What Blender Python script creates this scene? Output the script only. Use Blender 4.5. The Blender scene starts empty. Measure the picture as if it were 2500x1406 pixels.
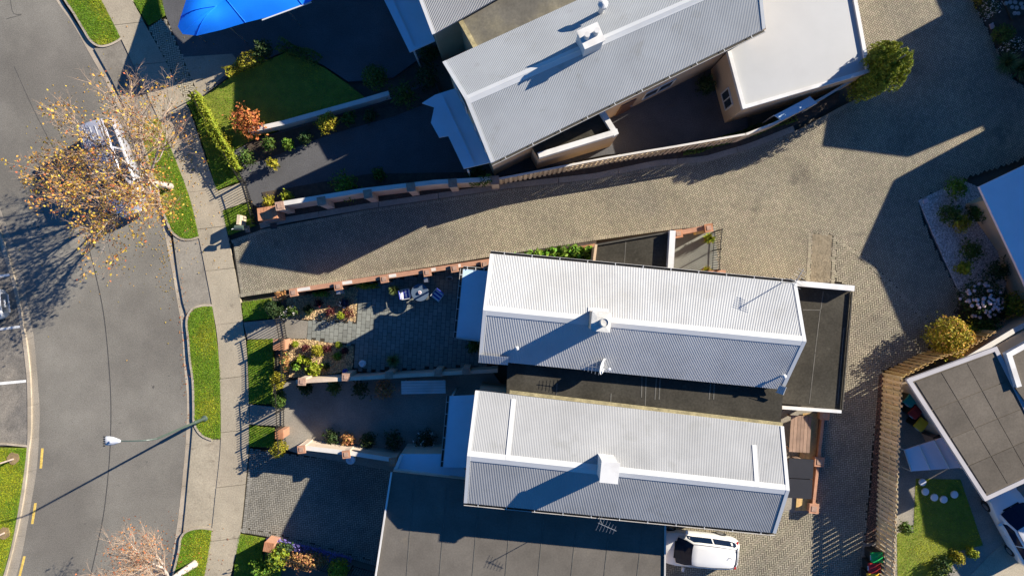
import bpy, math, random
import numpy as np
from mathutils import Vector, Matrix

# ------------------------------------------------------------------ camera, light, exposure
H = 38.0            # flying height of the camera in metres
SC = 46.0           # photo pixels per metre on the ground
CX, CY = 1250.0, 703.0
SUN_ELEV = math.radians(26.0)
SUN_DIR = Vector((0.878, 0.478, 0.0)).normalized()      # horizontal direction towards the sun
scene = bpy.context.scene
col = scene.collection
cam_d = bpy.data.cameras.new('camera')
cam_d.sensor_width = 36.0
cam_d.lens = 36.0 * (SC * H) / 2500.0
cam_d.clip_end = 500.0
cam = bpy.data.objects.new('camera', cam_d)
cam.location = (0, 0, H)
col.objects.link(cam)
scene.camera = cam

world = bpy.data.worlds.new('World')
scene.world = world
world.use_nodes = True
wn = world.node_tree.nodes
wl = world.node_tree.links
sky = wn.new('ShaderNodeTexSky')
sky.sky_type = 'NISHITA'
sky.sun_disc = False
sky.sun_elevation = SUN_ELEV
sky.sun_rotation = math.atan2(SUN_DIR.x, SUN_DIR.y)
sky.air_density = 1.0
sky.dust_density = 0.2
sky.ozone_density = 5.0
bg = wn.get('Background')
bg.inputs[1].default_value = 0.05
tint = wn.new('ShaderNodeMix')
tint.data_type = 'RGBA'
tint.blend_type = 'MULTIPLY'
tint.inputs['Factor'].default_value = 1.0
tint.inputs[7].default_value = (0.22, 0.78, 1.28, 1)     # white balance of the deep blue winter sky
wl.new(sky.outputs[0], tint.inputs[6])
wl.new(tint.outputs[2], bg.inputs[0])

sun_d = bpy.data.lights.new('sun', 'SUN')
sun_d.energy = 5.0
sun_d.angle = math.radians(0.45)
sun_d.color = (1.0, 0.92, 0.79)
sun = bpy.data.objects.new('sun', sun_d)
dirv = Vector((SUN_DIR.x * math.cos(SUN_ELEV), SUN_DIR.y * math.cos(SUN_ELEV), math.sin(SUN_ELEV)))
sun.rotation_euler = dirv.to_track_quat('Z', 'Y').to_euler()
sun.location = dirv * 80
col.objects.link(sun)

scene.view_settings.view_transform = 'Standard'
scene.view_settings.look = 'None'
scene.view_settings.gamma = 1.0
scene.view_settings.exposure = 1.25
scene.view_settings.use_curve_mapping = False
scene.render.engine = 'CYCLES'
scene.cycles.max_bounces = 6
scene.cycles.use_denoising = True
scene.cycles.sample_clamp_indirect = 6.0

rng = np.random.default_rng(7)
random.seed(7)

# ------------------------------------------------------------------ helpers
def P(px, py, h=0.0):
    """photo pixel at height h -> point in the world"""
    k = 1 - h / H
    return Vector(((px - CX) / SC * k, -(py - CY) / SC * k, h))

def P2(px, py, h=0.0):
    v = P(px, py, h)
    return (v.x, v.y)

def area2(pts):
    return 0.5 * sum(pts[i][0] * pts[(i + 1) % len(pts)][1] - pts[(i + 1) % len(pts)][0] * pts[i][1] for i in range(len(pts)))

class MB:
    """collects geometry that becomes one mesh object"""
    def __init__(s):
        s.v, s.f, s.m = [], [], []
    def add(s, vs, fs, mi=0):
        o = len(s.v)
        s.v += [tuple(v) for v in vs]
        for f in fs:
            s.f.append(tuple(i + o for i in f))
            s.m.append(mi)
        return s
    def box(s, c, size, rz=0.0, mi=0, rx=0.0, ry=0.0):
        R = Matrix.Rotation(rz, 3, 'Z') @ Matrix.Rotation(ry, 3, 'Y') @ Matrix.Rotation(rx, 3, 'X')
        c = Vector(c)
        vs = [c + R @ Vector((sx * size[0] / 2, sy * size[1] / 2, sz * size[2] / 2)) for sz in (-1, 1) for sy in (-1, 1) for sx in (-1, 1)]
        return s.add(vs, [(0, 2, 3, 1), (4, 5, 7, 6), (0, 1, 5, 4), (2, 6, 7, 3), (0, 4, 6, 2), (1, 3, 7, 5)], mi)
    def beam(s, a, b, w, h, mi=0):
        """bar from a to b, w wide sideways and h high"""
        a, b = Vector(a), Vector(b)
        d = (b - a).normalized()
        side = d.cross(Vector((0, 0, 1)))
        if side.length < 1e-4:
            side = Vector((1, 0, 0))
        side.normalize()
        up = side.cross(d).normalized()
        vs = [p + side * (sx * w / 2) + up * (sz * h / 2) for p in (a, b) for sz in (-1, 1) for sx in (-1, 1)]
        return s.add(vs, [(0, 1, 3, 2), (4, 6, 7, 5), (0, 4, 5, 1), (2, 3, 7, 6), (0, 2, 6, 4), (1, 5, 7, 3)], mi)
    def prism(s, pts, z0, z1, mi=0, inset=0.0):
        pts = [tuple(p[:2]) for p in pts]
        if area2(pts) < 0:
            pts = pts[::-1]
        n = len(pts)
        vs = [(x, y, z0) for x, y in pts] + [(x, y, z1) for x, y in pts]
        fs = [tuple(range(n, 2 * n)), tuple(range(n - 1, -1, -1))]
        fs += [(i, (i + 1) % n, n + (i + 1) % n, n + i) for i in range(n)]
        return s.add(vs, fs, mi)
    def tube(s, pts, rads, n=6, mi=0, cap=True):
        pts = [Vector(p) for p in pts]
        if not hasattr(rads, '__len__'):
            rads = [rads] * len(pts)
        vs = []
        for i, p in enumerate(pts):
            d = (pts[min(i + 1, len(pts) - 1)] - pts[max(i - 1, 0)])
            d = d.normalized() if d.length > 1e-9 else Vector((0, 0, 1))
            a = d.orthogonal().normalized() if abs(d.z) > .95 else d.cross(Vector((0, 0, 1))).normalized()
            b = d.cross(a)
            for j in range(n):
                t = 2 * math.pi * j / n
                vs.append(p + (a * math.cos(t) + b * math.sin(t)) * rads[i])
        fs = []
        for i in range(len(pts) - 1):
            for j in range(n):
                fs.append((i * n + j, i * n + (j + 1) % n, (i + 1) * n + (j + 1) % n, (i + 1) * n + j))
        if cap:
            fs.append(tuple(range(n - 1, -1, -1)))
            fs.append(tuple((len(pts) - 1) * n + j for j in range(n)))
        return s.add(vs, fs, mi)
    def lathe(s, c, prof, n=16, mi=0, sx=1.0, sy=1.0):
        c = Vector(c)
        vs = []
        for r, z in prof:
            for j in range(n):
                t = 2 * math.pi * j / n
                vs.append(c + Vector((math.cos(t) * r * sx, math.sin(t) * r * sy, z)))
        fs = []
        for i in range(len(prof) - 1):
            for j in range(n):
                fs.append((i * n + j, i * n + (j + 1) % n, (i + 1) * n + (j + 1) % n, (i + 1) * n + j))
        fs.append(tuple(range(n - 1, -1, -1)))
        fs.append(tuple((len(prof) - 1) * n + j for j in range(n)))
        return s.add(vs, fs, mi)
    def build(s, name, mats, parent=None, smooth=False, local=False):
        me = bpy.data.meshes.new(name)
        off = Vector((0, 0, 0)) if (parent is None or local) else world_loc(parent)
        me.from_pydata([(v[0] - off.x, v[1] - off.y, v[2] - off.z) for v in s.v], [], s.f)
        if not isinstance(mats, (list, tuple)):
            mats = [mats]
        for m in mats:
            me.materials.append(m)
        if len(mats) > 1:
            me.polygons.foreach_set('material_index', s.m)
        if smooth:
            me.polygons.foreach_set('use_smooth', [True] * len(me.polygons))
        me.update()
        o = bpy.data.objects.new(name, me)
        col.objects.link(o)
        if parent is not None:
            o.parent = parent
        return o

def world_loc(o):
    v = Vector((0, 0, 0))
    while o is not None:
        v = v + Vector(o.location)
        o = o.parent
    return v

def np_mesh(name, V, F, mats, parent=None, smooth=False):
    """fast mesh: V (n,3), F (m,k) all of one size"""
    V = np.asarray(V, dtype=np.float32).reshape(-1, 3)
    F = np.asarray(F, dtype=np.int32)
    if parent is not None:
        V = V - np.array(world_loc(parent), dtype=np.float32)
    me = bpy.data.meshes.new(name)
    me.vertices.add(len(V))
    me.vertices.foreach_set('co', V.ravel())
    k = F.shape[1]
    me.loops.add(F.size)
    me.loops.foreach_set('vertex_index', F.ravel())
    me.polygons.add(len(F))
    me.polygons.foreach_set('loop_start', np.arange(0, F.size, k, dtype=np.int32))
    me.polygons.foreach_set('use_smooth', np.full(len(F), bool(smooth)))
    me.materials.append(mats)
    me.update(calc_edges=True)
    me.validate()
    o = bpy.data.objects.new(name, me)
    col.objects.link(o)
    if parent is not None:
        o.parent = parent
    return o

def tag(o, label=None, cat=None, group=None, kind=None):
    if label: o['label'] = label
    if cat: o['category'] = cat
    if group: o['group'] = group
    if kind: o['kind'] = kind
    return o

def thing(name, label, cat, loc, rz=0.0, group=None):
    o = bpy.data.objects.new(name, None)
    o.empty_display_size = 0.2
    o.location = loc
    o.rotation_euler = (0, 0, rz)
    col.objects.link(o)
    return tag(o, label, cat, group)

def dup(root, loc, rz, label):
    r = root.copy(); col.objects.link(r)
    r.location = loc; r.rotation_euler = (0, 0, rz)
    if label: r['label'] = label
    for ch in list(root.children):
        c = ch.copy(); col.objects.link(c); c.parent = r
        for g in list(ch.children):
            d = g.copy(); col.objects.link(d); d.parent = c
    return r

def copy_piece(proto, loc, rz, parent, scale=None, rot=None):
    o = proto.copy()
    o.parent = parent
    o.location = Vector(loc) - world_loc(parent)
    o.rotation_euler = rot if rot is not None else (0, 0, rz)
    if scale: o.scale = scale
    col.objects.link(o)
    return o

def smooth_path(pts, n):
    """Catmull-Rom through 2D/3D points, n samples equally spaced"""
    p = np.array(pts, dtype=float)
    p = np.vstack([2 * p[0] - p[1], p, 2 * p[-1] - p[-2]])
    out = []
    for i in range(1, len(p) - 2):
        for t in np.linspace(0, 1, 14, endpoint=False):
            a, b, c, d = p[i - 1], p[i], p[i + 1], p[i + 2]
            out.append(0.5 * (2 * b + (c - a) * t + (2 * a - 5 * b + 4 * c - d) * t * t + (3 * b - a - 3 * c + d) * t ** 3))
    out.append(p[-2])
    return resample(np.array(out), n)

def resample(out, n):
    out = np.array(out, dtype=float)
    L = np.concatenate([[0], np.cumsum(np.linalg.norm(np.diff(out, axis=0), axis=1))])
    s = np.linspace(0, L[-1], n)
    return np.stack([np.interp(s, L, out[:, k]) for k in range(out.shape[1])], 1)

def inside(x, y, poly):
    poly = np.array([p[:2] for p in poly])
    r = np.zeros(x.shape, dtype=bool)
    j = len(poly) - 1
    for i in range(len(poly)):
        xi, yi = poly[i]; xj, yj = poly[j]
        c = ((yi > y) != (yj > y)) & (x < (xj - xi) * (y - yi) / (yj - yi + 1e-12) + xi)
        r ^= c
        j = i
    return r

def sample_poly(poly, n, g=None):
    g = g or rng
    poly = np.array([p[:2] for p in poly])
    lo, hi = poly.min(0), poly.max(0)
    A = abs(area2(poly.tolist()))
    frac = A / max(1e-6, np.prod(hi - lo))
    m = int(n / max(frac, .05) * 1.05) + 20
    q = g.random((m, 2)) * (hi - lo) + lo
    q = q[inside(q[:, 0], q[:, 1], poly)]
    return q[:n]

def px_poly(pts, h=0.0):
    return [P2(x, y, h) for x, y in pts]

def offset_path(path, d):
    """2D path moved sideways by d (left positive)"""
    p = np.array(path, dtype=float)
    t = np.gradient(p, axis=0)
    t /= np.linalg.norm(t, axis=1)[:, None] + 1e-9
    nrm = np.stack([-t[:, 1], t[:, 0]], 1)
    return p + nrm * d

# ------------------------------------------------------------------ materials
def lin(r, g, b):
    def f(c):
        c /= 255.0
        return c / 12.92 if c <= .04045 else ((c + .055) / 1.055) ** 2.4
    return (f(r), f(g), f(b))

def mat(name, c, rough=.85, var=.18, scale=2.0, detail=6.0, fine=0.0, fscale=60.0, island=0.0, metal=0.0, bump=0.0, bscale=40.0,
        c2=None, c2scale=.5, c2lo=.45, c2hi=.65, coat=0.0, spec=.4, stretch=None, trans=0.0, hue=0.0, alpha=1.0, obj=False, c3=None, c3scale=4.0, c3lo=.66, c3hi=.74):
    m = bpy.data.materials.new(name)
    m.use_nodes = True
    nt = m.node_tree
    N, L = nt.nodes, nt.links
    b = N['Principled BSDF']
    b.inputs['Roughness'].default_value = rough
    b.inputs['Metallic'].default_value = metal
    b.inputs['Specular IOR Level'].default_value = spec
    b.inputs['Coat Weight'].default_value = coat
    b.inputs['Coat Roughness'].default_value = .05
    if trans:
        b.inputs['Transmission Weight'].default_value = trans
    if alpha < 1:
        b.inputs['Alpha'].default_value = alpha
    if obj:
        tc = N.new('ShaderNodeTexCoord'); pos = tc.outputs['Object']
    else:
        geo0 = N.new('ShaderNodeNewGeometry'); pos = geo0.outputs['Position']
    if stretch:
        mp = N.new('ShaderNodeMapping')
        mp.inputs['Scale'].default_value = stretch
        L.new(pos, mp.inputs['Vector']); pos = mp.outputs[0]
    def noise(sc, det):
        n = N.new('ShaderNodeTexNoise')
        n.inputs['Scale'].default_value = sc
        n.inputs['Detail'].default_value = det
        n.inputs['Roughness'].default_value = .62
        L.new(pos, n.inputs['Vector'])
        return n.outputs['Fac']
    def ramp(src, lo, hi, v0, v1):
        r = N.new('ShaderNodeMapRange')
        r.inputs['From Min'].default_value = lo; r.inputs['From Max'].default_value = hi
        r.inputs['To Min'].default_value = v0; r.inputs['To Max'].default_value = v1
        L.new(src, r.inputs['Value'])
        return r.outputs[0]
    def mul(a, bb):
        q = N.new('ShaderNodeMath'); q.operation = 'MULTIPLY'
        L.new(a, q.inputs[0]); L.new(bb, q.inputs[1])
        return q.outputs[0]
    base = N.new('ShaderNodeRGB'); base.outputs[0].default_value = (*c, 1)
    cur = base.outputs[0]
    if c2 is not None:
        mx = N.new('ShaderNodeMix'); mx.data_type = 'RGBA'
        L.new(ramp(noise(c2scale, 8), c2lo, c2hi, 0, 1), mx.inputs['Factor'])
        L.new(cur, mx.inputs[6]); mx.inputs[7].default_value = (*c2, 1)
        cur = mx.outputs[2]
    if c3 is not None:
        mx = N.new('ShaderNodeMix'); mx.data_type = 'RGBA'
        L.new(ramp(noise(c3scale, 5), c3lo, c3hi, 0, 1), mx.inputs['Factor'])
        L.new(cur, mx.inputs[6]); mx.inputs[7].default_value = (*c3, 1)
        cur = mx.outputs[2]
    val = ramp(noise(scale, detail), .3, .7, 1 - var, 1 + var)
    if fine:
        val = mul(val, ramp(noise(fscale, 2), .3, .7, 1 - fine, 1 + fine))
    rnd = None
    if island:
        g = N.new('ShaderNodeNewGeometry'); oi = N.new('ShaderNodeObjectInfo')
        ad = N.new('ShaderNodeMath'); ad.operation = 'ADD'
        L.new(g.outputs['Random Per Island'], ad.inputs[0]); L.new(oi.outputs['Random'], ad.inputs[1])
        fr = N.new('ShaderNodeMath'); fr.operation = 'FRACT'; L.new(ad.outputs[0], fr.inputs[0])
        rnd = fr.outputs[0]
        val = mul(val, ramp(rnd, 0, 1, 1 - island, 1 + island))
    hs = N.new('ShaderNodeHueSaturation')
    L.new(cur, hs.inputs['Color']); L.new(val, hs.inputs['Value'])
    if hue and rnd is not None:
        q = N.new('ShaderNodeMath'); q.operation = 'MULTIPLY'; q.inputs[1].default_value = 7.31
        L.new(rnd, q.inputs[0])
        f2 = N.new('ShaderNodeMath'); f2.operation = 'FRACT'; L.new(q.outputs[0], f2.inputs[0])
        L.new(ramp(f2.outputs[0], 0, 1, .5 - hue, .5 + hue), hs.inputs['Hue'])
    L.new(hs.outputs[0], b.inputs['Base Color'])
    if bump:
        bp = N.new('ShaderNodeBump')
        bp.inputs['Strength'].default_value = bump
        bp.inputs['Distance'].default_value = .02
        L.new(noise(bscale, 4), bp.inputs['Height']); L.new(bp.outputs[0], b.inputs['Normal'])
    return m

def leaf_mat(name, c, island=.45, hue=.03, trans=.25):
    m = mat(name, c, rough=.6, var=.2, scale=1.5, island=island, hue=hue, spec=.25)
    N, L = m.node_tree.nodes, m.node_tree.links
    b = N['Principled BSDF']; out = N['Material Output']
    t = N.new('ShaderNodeBsdfTranslucent')
    src = b.inputs['Base Color'].links[0].from_socket
    L.new(src, t.inputs['Color'])
    mx = N.new('ShaderNodeMixShader'); mx.inputs[0].default_value = trans
    L.new(b.outputs[0], mx.inputs[1]); L.new(t.outputs[0], mx.inputs[2])
    L.new(mx.outputs[0], out.inputs['Surface'])
    return m

M = {}
M['shade_toned_paving'] = mat('shade_toned_paving', (.075, .074, .076), var=.2, scale=.6, fine=.25, fscale=18)  # paving colour darkened to carry the deep shade of the houses
M['gravel_dull'] = mat('dull_gravel', (.22, .18, .118), var=.2, scale=2, island=.3)
M['taupe_roof'] = mat('taupe_roof', (.105, .09, .072), spec=.1, rough=.85, var=.15, scale=.8, fine=.12, fscale=12, island=.1)
M['roof_dull'] = mat('dull_grey_roof_steel', (.33, .338, .338), rough=.85, var=.06, scale=.6, c2=(.30, .306, .305), c2scale=.4, spec=.15, c3=(.27, .27, .255), c3scale=.9, c3lo=.58, c3hi=.72)
M['rim_grey'] = mat('grey_rim', (.36, .34, .34), var=.1, scale=1)
M['table_brown'] = mat('brown_timber', (.26, .17, .12), var=.2, scale=2, island=.15)
M['earth'] = mat('earth', (.09, .075, .055), var=.35, scale=.6, fine=.3, fscale=25)
M['asphalt'] = mat('asphalt', (.132, .120, .101), var=.13, scale=.35, fine=.32, fscale=24, c2=(.195, .180, .150), c2scale=.10, c2lo=.42, c2hi=.62, bump=.25, bscale=60, c3=(.075, .068, .06), c3scale=2.6, c3lo=.70, c3hi=.74)
M['old_asphalt'] = mat('old_asphalt', (.15, .135, .115), var=.25, scale=.7, fine=.35, fscale=20, c2=(.20, .175, .14), c2scale=.35, bump=.3, bscale=40)
M['tar'] = mat('tar', (.045, .043, .042), var=.3, scale=6)
M['concrete'] = mat('concrete', (.32, .275, .20), var=.17, scale=.55, fine=.2, fscale=16, c2=(.265, .22, .16), c2scale=.28, c2lo=.45, c2hi=.7, c3=(.19, .155, .11), c3scale=1.6, c3lo=.6, c3hi=.75, bump=.2, bscale=45, island=.05)
M['apron'] = mat('apron_concrete', (.235, .21, .17), var=.16, scale=.6, fine=.2, fscale=16, c2=(.17, .15, .12), c2scale=.4, bump=.2, bscale=45)
M['kerb'] = mat('kerb_concrete', (.37, .31, .235), var=.14, scale=.9, fine=.18, fscale=18, c2=(.27, .225, .165), c2scale=.6, island=.07)
M['channel'] = mat('channel_concrete', (.27, .235, .185), var=.14, scale=.8, fine=.2, fscale=18, island=.08)
M['white_paint'] = mat('white_road_paint', (.68, .67, .64), var=.12, scale=4, fine=.25, fscale=14)
M['yellow_paint'] = mat('yellow_road_paint', (.60, .41, .09), var=.12, scale=4, fine=.25, fscale=14)
M['beige_brick'] = mat('beige_brick', (.302, .262, .182), var=.13, scale=.5, fine=.12, fscale=20, island=.15, hue=.01, c2=(.215, .192, .145), c2scale=.16, c2lo=.44, c2hi=.68, c3=(.15, .13, .095), c3scale=.55, c3lo=.58, c3hi=.76)
M['grey_brick'] = mat('grey_brick', (.215, .20, .165), var=.14, scale=.5, fine=.12, fscale=20, island=.14, c2=(.15, .14, .12), c2scale=.3)
M['pale_brick'] = mat('pale_brick', (.33, .29, .21), var=.14, scale=.5, fine=.12, fscale=20, island=.14)
M['joint'] = mat('sand_joint', (.045, .037, .023), var=.3, scale=2)
M['patio_tile'] = mat('patio_tile', (.185, .19, .165), var=.16, scale=1.2, fine=.14, fscale=18, island=.13, hue=.01)
M['gravel_gold'] = mat('gold_gravel', (.46, .32, .165), var=.15, scale=2, island=.42, hue=.02)
M['gravel_bed'] = mat('gravel_bed', (.23, .155, .08), var=.3, scale=6)
M['pebble_white'] = mat('pale_pebble', (.50, .46, .43), var=.12, scale=2, island=.4)
M['pebble_bed'] = mat('pebble_bed', (.30, .275, .25), var=.3, scale=8)
M['bark'] = mat('bark_chip', (.27, .135, .085), var=.2, scale=3, island=.55, hue=.02)
M['soil'] = mat('soil', (.055, .04, .028), var=.35, scale=4, fine=.3, fscale=30)
M['grass_base'] = mat('grass_base', (.11, .17, .014), c3=(.22, .17, .09), c3scale=.8, c3lo=.66, c3hi=.72, var=.35, scale=2.2, fine=.35, fscale=30, c2=(.16, .175, .018), c2scale=.9)
M['grass'] = leaf_mat('grass_blade', (.17, .31, .012), island=.45, hue=.03, trans=.3)
M['grass_yellow'] = leaf_mat('dry_grass_blade', (.38, .41, .02), island=.45, hue=.03, trans=.3)
M['lawn_base'] = mat('lawn_base', (.16, .18, .02), var=.3, scale=2, fine=.3, fscale=25)
# buildings
M['roof_white'] = mat('white_roof_steel', (.43, .43, .42), rough=.85, var=.06, scale=.6, c2=(.385, .382, .37), c2scale=.5, spec=.15, c3=(.385, .38, .36), c3scale=1.1, c3lo=.6, c3hi=.75)
M['roof_grey'] = mat('grey_roof_steel', (.315, .315, .31), rough=.85, var=.06, scale=.6, c2=(.28, .28, .275), c2scale=.4, spec=.15, c3=(.265, .265, .255), c3scale=.9, c3lo=.58, c3hi=.72)
M['flash_white'] = mat('white_flashing', (.50, .50, .49), rough=.75, var=.04, scale=1.2)
M['flash_blue'] = mat('roof_trim', (.40, .40, .40), rough=.5, var=.05, scale=1)
M['gutter'] = mat('gutter_metal', (.42, .40, .37), rough=.5, var=.15, scale=2)
M['gutter_dark'] = mat('gutter_dark_brown', (.05, .045, .035), var=.3, scale=3)  # near-black brown for gutter beds and edge trims
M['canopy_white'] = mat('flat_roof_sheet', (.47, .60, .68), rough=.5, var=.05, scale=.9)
M['membrane'] = mat('roof_membrane', (.040, .036, .028), spec=.1, rough=.9, var=.25, scale=.8, fine=.2, fscale=9, c2=(.055, .050, .040), c2scale=.5, c2lo=.45, c2hi=.7, c3=(.085, .078, .06), c3scale=1.4, c3lo=.62, c3hi=.8)
M['membrane_seam'] = mat('membrane_seam', (.105, .098, .082), rough=.8, var=.3, scale=3)
M['membrane_brown'] = mat('brown_roof_membrane', (.105, .095, .075), rough=.8, var=.25, scale=.7, fine=.15, fscale=9, c2=(.17, .15, .10), c2scale=.5)
M['lichen'] = mat('lichen_strip', (.30, .25, .13), var=.35, scale=3, fine=.2, fscale=14)
M['parapet_white'] = mat('white_parapet', (.58, .57, .545), rough=.6, var=.06, scale=1, c2=(.48, .46, .43), c2scale=.8)
M['cream_roof'] = mat('cream_flat_roof', (.37, .37, .36), rough=.6, var=.05, scale=.5)
M['render_tan'] = mat('tan_render', (.48, .35, .22), rough=.9, var=.1, scale=.9, fine=.08, fscale=25)
M['render_cream'] = mat('cream_render', (.52, .42, .32), rough=.9, var=.12, scale=.8, fine=.1, fscale=25, c2=(.43, .33, .245), c2scale=.7)
M['coping_white'] = mat('white_coping', (.52, .49, .44), rough=.7, var=.1, scale=1.5)
M['terracotta'] = mat('terracotta_brick', (.34, .15, .075), rough=.9, var=.18, scale=3, fine=.14, fscale=22, island=.12, c2=(.40, .215, .125), c2scale=1.4)
M['terracotta_pale'] = mat('pale_terracotta', (.37, .19, .115), rough=.9, var=.14, scale=3, fine=.12, fscale=22, island=.1)
M['brick_cap'] = mat('brick_cap', (.33, .21, .15), rough=.9, var=.2, scale=5, fine=.2, fscale=25)
M['concrete_cap'] = mat('chimney_cap', (.56, .545, .50), rough=.85, var=.14, scale=2.5, fine=.1, fscale=20, c2=(.43, .41, .37), c2scale=1.5)
M['grey_roof_tile'] = mat('brown_grey_roof', (.13, .116, .098), spec=.1, c3=(.17, .145, .11), c3scale=1.2, c3lo=.6, c3hi=.78, rough=.85, var=.16, scale=.8, fine=.1, fscale=12, island=.12)
M['blue_grey_roof'] = mat('blue_grey_roof', (.80, .66, .66), rough=.6, var=.06, scale=.6)
M['glass'] = mat('window_glass', (.03, .04, .05), rough=.06, var=.05, scale=1, spec=.6)
M['frame'] = mat('window_frame', (.55, .54, .5), rough=.5, var=.05)
M['door_wood'] = mat('door_paint', (.12, .06, .04), rough=.6, var=.1)
# small objects
M['black_iron'] = mat('black_iron', (.014, .013, .012), rough=.5, var=.2)
M['timber'] = mat('pale_timber', (.60, .48, .29), rough=.85, var=.16, scale=1.5, fine=.15, fscale=12, island=.18, hue=.012, stretch=(1, 1, .3))
M['timber_gold'] = mat('gold_timber', (.50, .33, .13), rough=.85, var=.16, scale=1.5, fine=.15, fscale=12, island=.16, hue=.012)
M['timber_weather'] = mat('weathered_timber', (.58, .47, .33), rough=.9, var=.18, scale=1.5, fine=.15, fscale=12, island=.18)
M['lamp_green'] = mat('pale_green_steel', (.06, .085, .07), rough=.45, var=.08, spec=.5)
M['lamp_white'] = mat('lamp_shell', (.50, .51, .54), rough=.4, var=.05)
M['dark_plastic'] = mat('dark_plastic', (.02, .02, .023), rough=.5, var=.1)
M['steel'] = mat('dull_steel', (.45, .45, .44), rough=.35, var=.1, metal=.8)
M['car_white'] = mat('white_car_paint', (.60, .595, .58), rough=.35, var=.02, coat=.6, spec=.5)
M['car_silver'] = mat('silver_car_paint', (.40, .40, .45), rough=.3, var=.03, metal=.35, coat=.7)
M['car_glass'] = mat('car_glass', (.004, .012, .034), rough=.08, var=.02, spec=.12)
M['tyre'] = mat('tyre_rubber', (.016, .016, .016), rough=.85, var=.2)
M['alloy'] = mat('wheel_alloy', (.45, .45, .46), rough=.3, metal=.9, var=.05)
M['red_lens'] = mat('red_lens', (.38, .018, .012), rough=.2, var=.1, spec=.6)
M['clear_lens'] = mat('clear_lens', (.55, .57, .6), rough=.1, var=.05, spec=.7)
M['bin_black'] = mat('bin_body', (.018, .02, .019), rough=.5, var=.15)
M['bin_green'] = mat('bin_green_lid', (.006, .30, .06), rough=.45, var=.06)
M['bin_red'] = mat('bin_red_lid', (.29, .014, .014), rough=.45, var=.06)
M['bin_yellow'] = mat('bin_yellow_lid', (.68, .42, .02), rough=.45, var=.06)
M['bin_teal'] = mat('bin_teal_lid', (.01, .25, .20), rough=.45, var=.06)
M['blue_fabric'] = mat('blue_fabric', (.004, .20, .85), rough=.55, var=.08, scale=.8)
M['cushion_blue'] = mat('blue_stripe_cloth', (.03, .045, .30), rough=.9, var=.1)
M['cushion_white'] = mat('white_stripe_cloth', (.62, .63, .66), rough=.9, var=.05)
M['pot_terracotta'] = mat('terracotta_pot', (.42, .19, .10), rough=.85, var=.15)
M['pot_white'] = mat('white_pot', (.66, .66, .68), rough=.6, var=.06)
M['pot_blue'] = mat('blue_glaze', (.05, .06, .28), rough=.3, var=.15)
M['pot_black'] = mat('black_pot', (.02, .02, .02), rough=.5, var=.15)
# plants
M['white_bark'] = mat('white_bark', (.44, .37, .31), rough=.9, var=.3, scale=3, fine=.25, fscale=14, c3=(.10, .07, .05), c3scale=5, c3lo=.56, c3hi=.62)
M['grey_bark'] = mat('grey_bark', (.34, .27, .22), rough=.9, var=.3, scale=3, fine=.2, fscale=14)
M['twig'] = mat('twig_bark', (.34, .22, .15), rough=.9, var=.25, scale=2)
M['twig_pale'] = mat('pale_twig_bark', (.36, .25, .17), rough=.9, var=.25, scale=2)
M['stem'] = mat('shrub_stem', (.08, .055, .035), rough=.9, var=.2)
M['leaf_gold'] = leaf_mat('gold_leaf', (.50, .31, .05), island=.5, hue=.03)
M['leaf_orange'] = leaf_mat('orange_leaf', (.42, .15, .045), island=.5, hue=.02)
M['leaf_green'] = leaf_mat('green_leaf', (.07, .12, .018), island=.5)
M['leaf_dark'] = leaf_mat('dark_green_leaf', (.035, .065, .018), island=.5)
M['leaf_bright'] = leaf_mat('bright_green_leaf', (.12, .21, .018), island=.45)
M['leaf_lime'] = leaf_mat('lime_leaf', (.24, .28, .02), island=.4)
M['leaf_yellow'] = leaf_mat('yellow_green_leaf', (.28, .25, .02), island=.45)
M['leaf_conifer'] = leaf_mat('conifer_frond', (.17, .20, .015), island=.5, hue=.03)
M['leaf_red'] = leaf_mat('dark_red_leaf', (.10, .02, .02), island=.5)
M['leaf_rust'] = leaf_mat('rust_leaf', (.40, .21, .08), island=.4)
M['leaf_bluegrey'] = leaf_mat('blue_grey_leaf', (.035, .05, .10), island=.4)
M['leaf_spiky'] = leaf_mat('spiky_leaf', (.14, .18, .06), island=.5)
M['petal_white'] = leaf_mat('white_petal', (.66, .62, .56), island=.25, hue=.0)
M['petal_pink'] = leaf_mat('pink_white_petal', (.62, .48, .47), island=.25, hue=.01)
M['petal_blue'] = leaf_mat('violet_petal', (.16, .13, .36), island=.4)
# ------------------------------------------------------------------ ground, road, kerbs, paths
def slab(name, px, z, m, thick=.25, parent=None, kind='structure'):
    o = MB().prism(px_poly(px), z - thick, z).build(name, m, parent)
    if kind and parent is None: o['kind'] = kind
    return o

ground = MB().add([(-150, -150, -.32), (150, -150, -.32), (150, 150, -.32), (-150, 150, -.32)], [(0, 1, 2, 3)]).build('ground', M['earth'])
ground['kind'] = 'structure'

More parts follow.
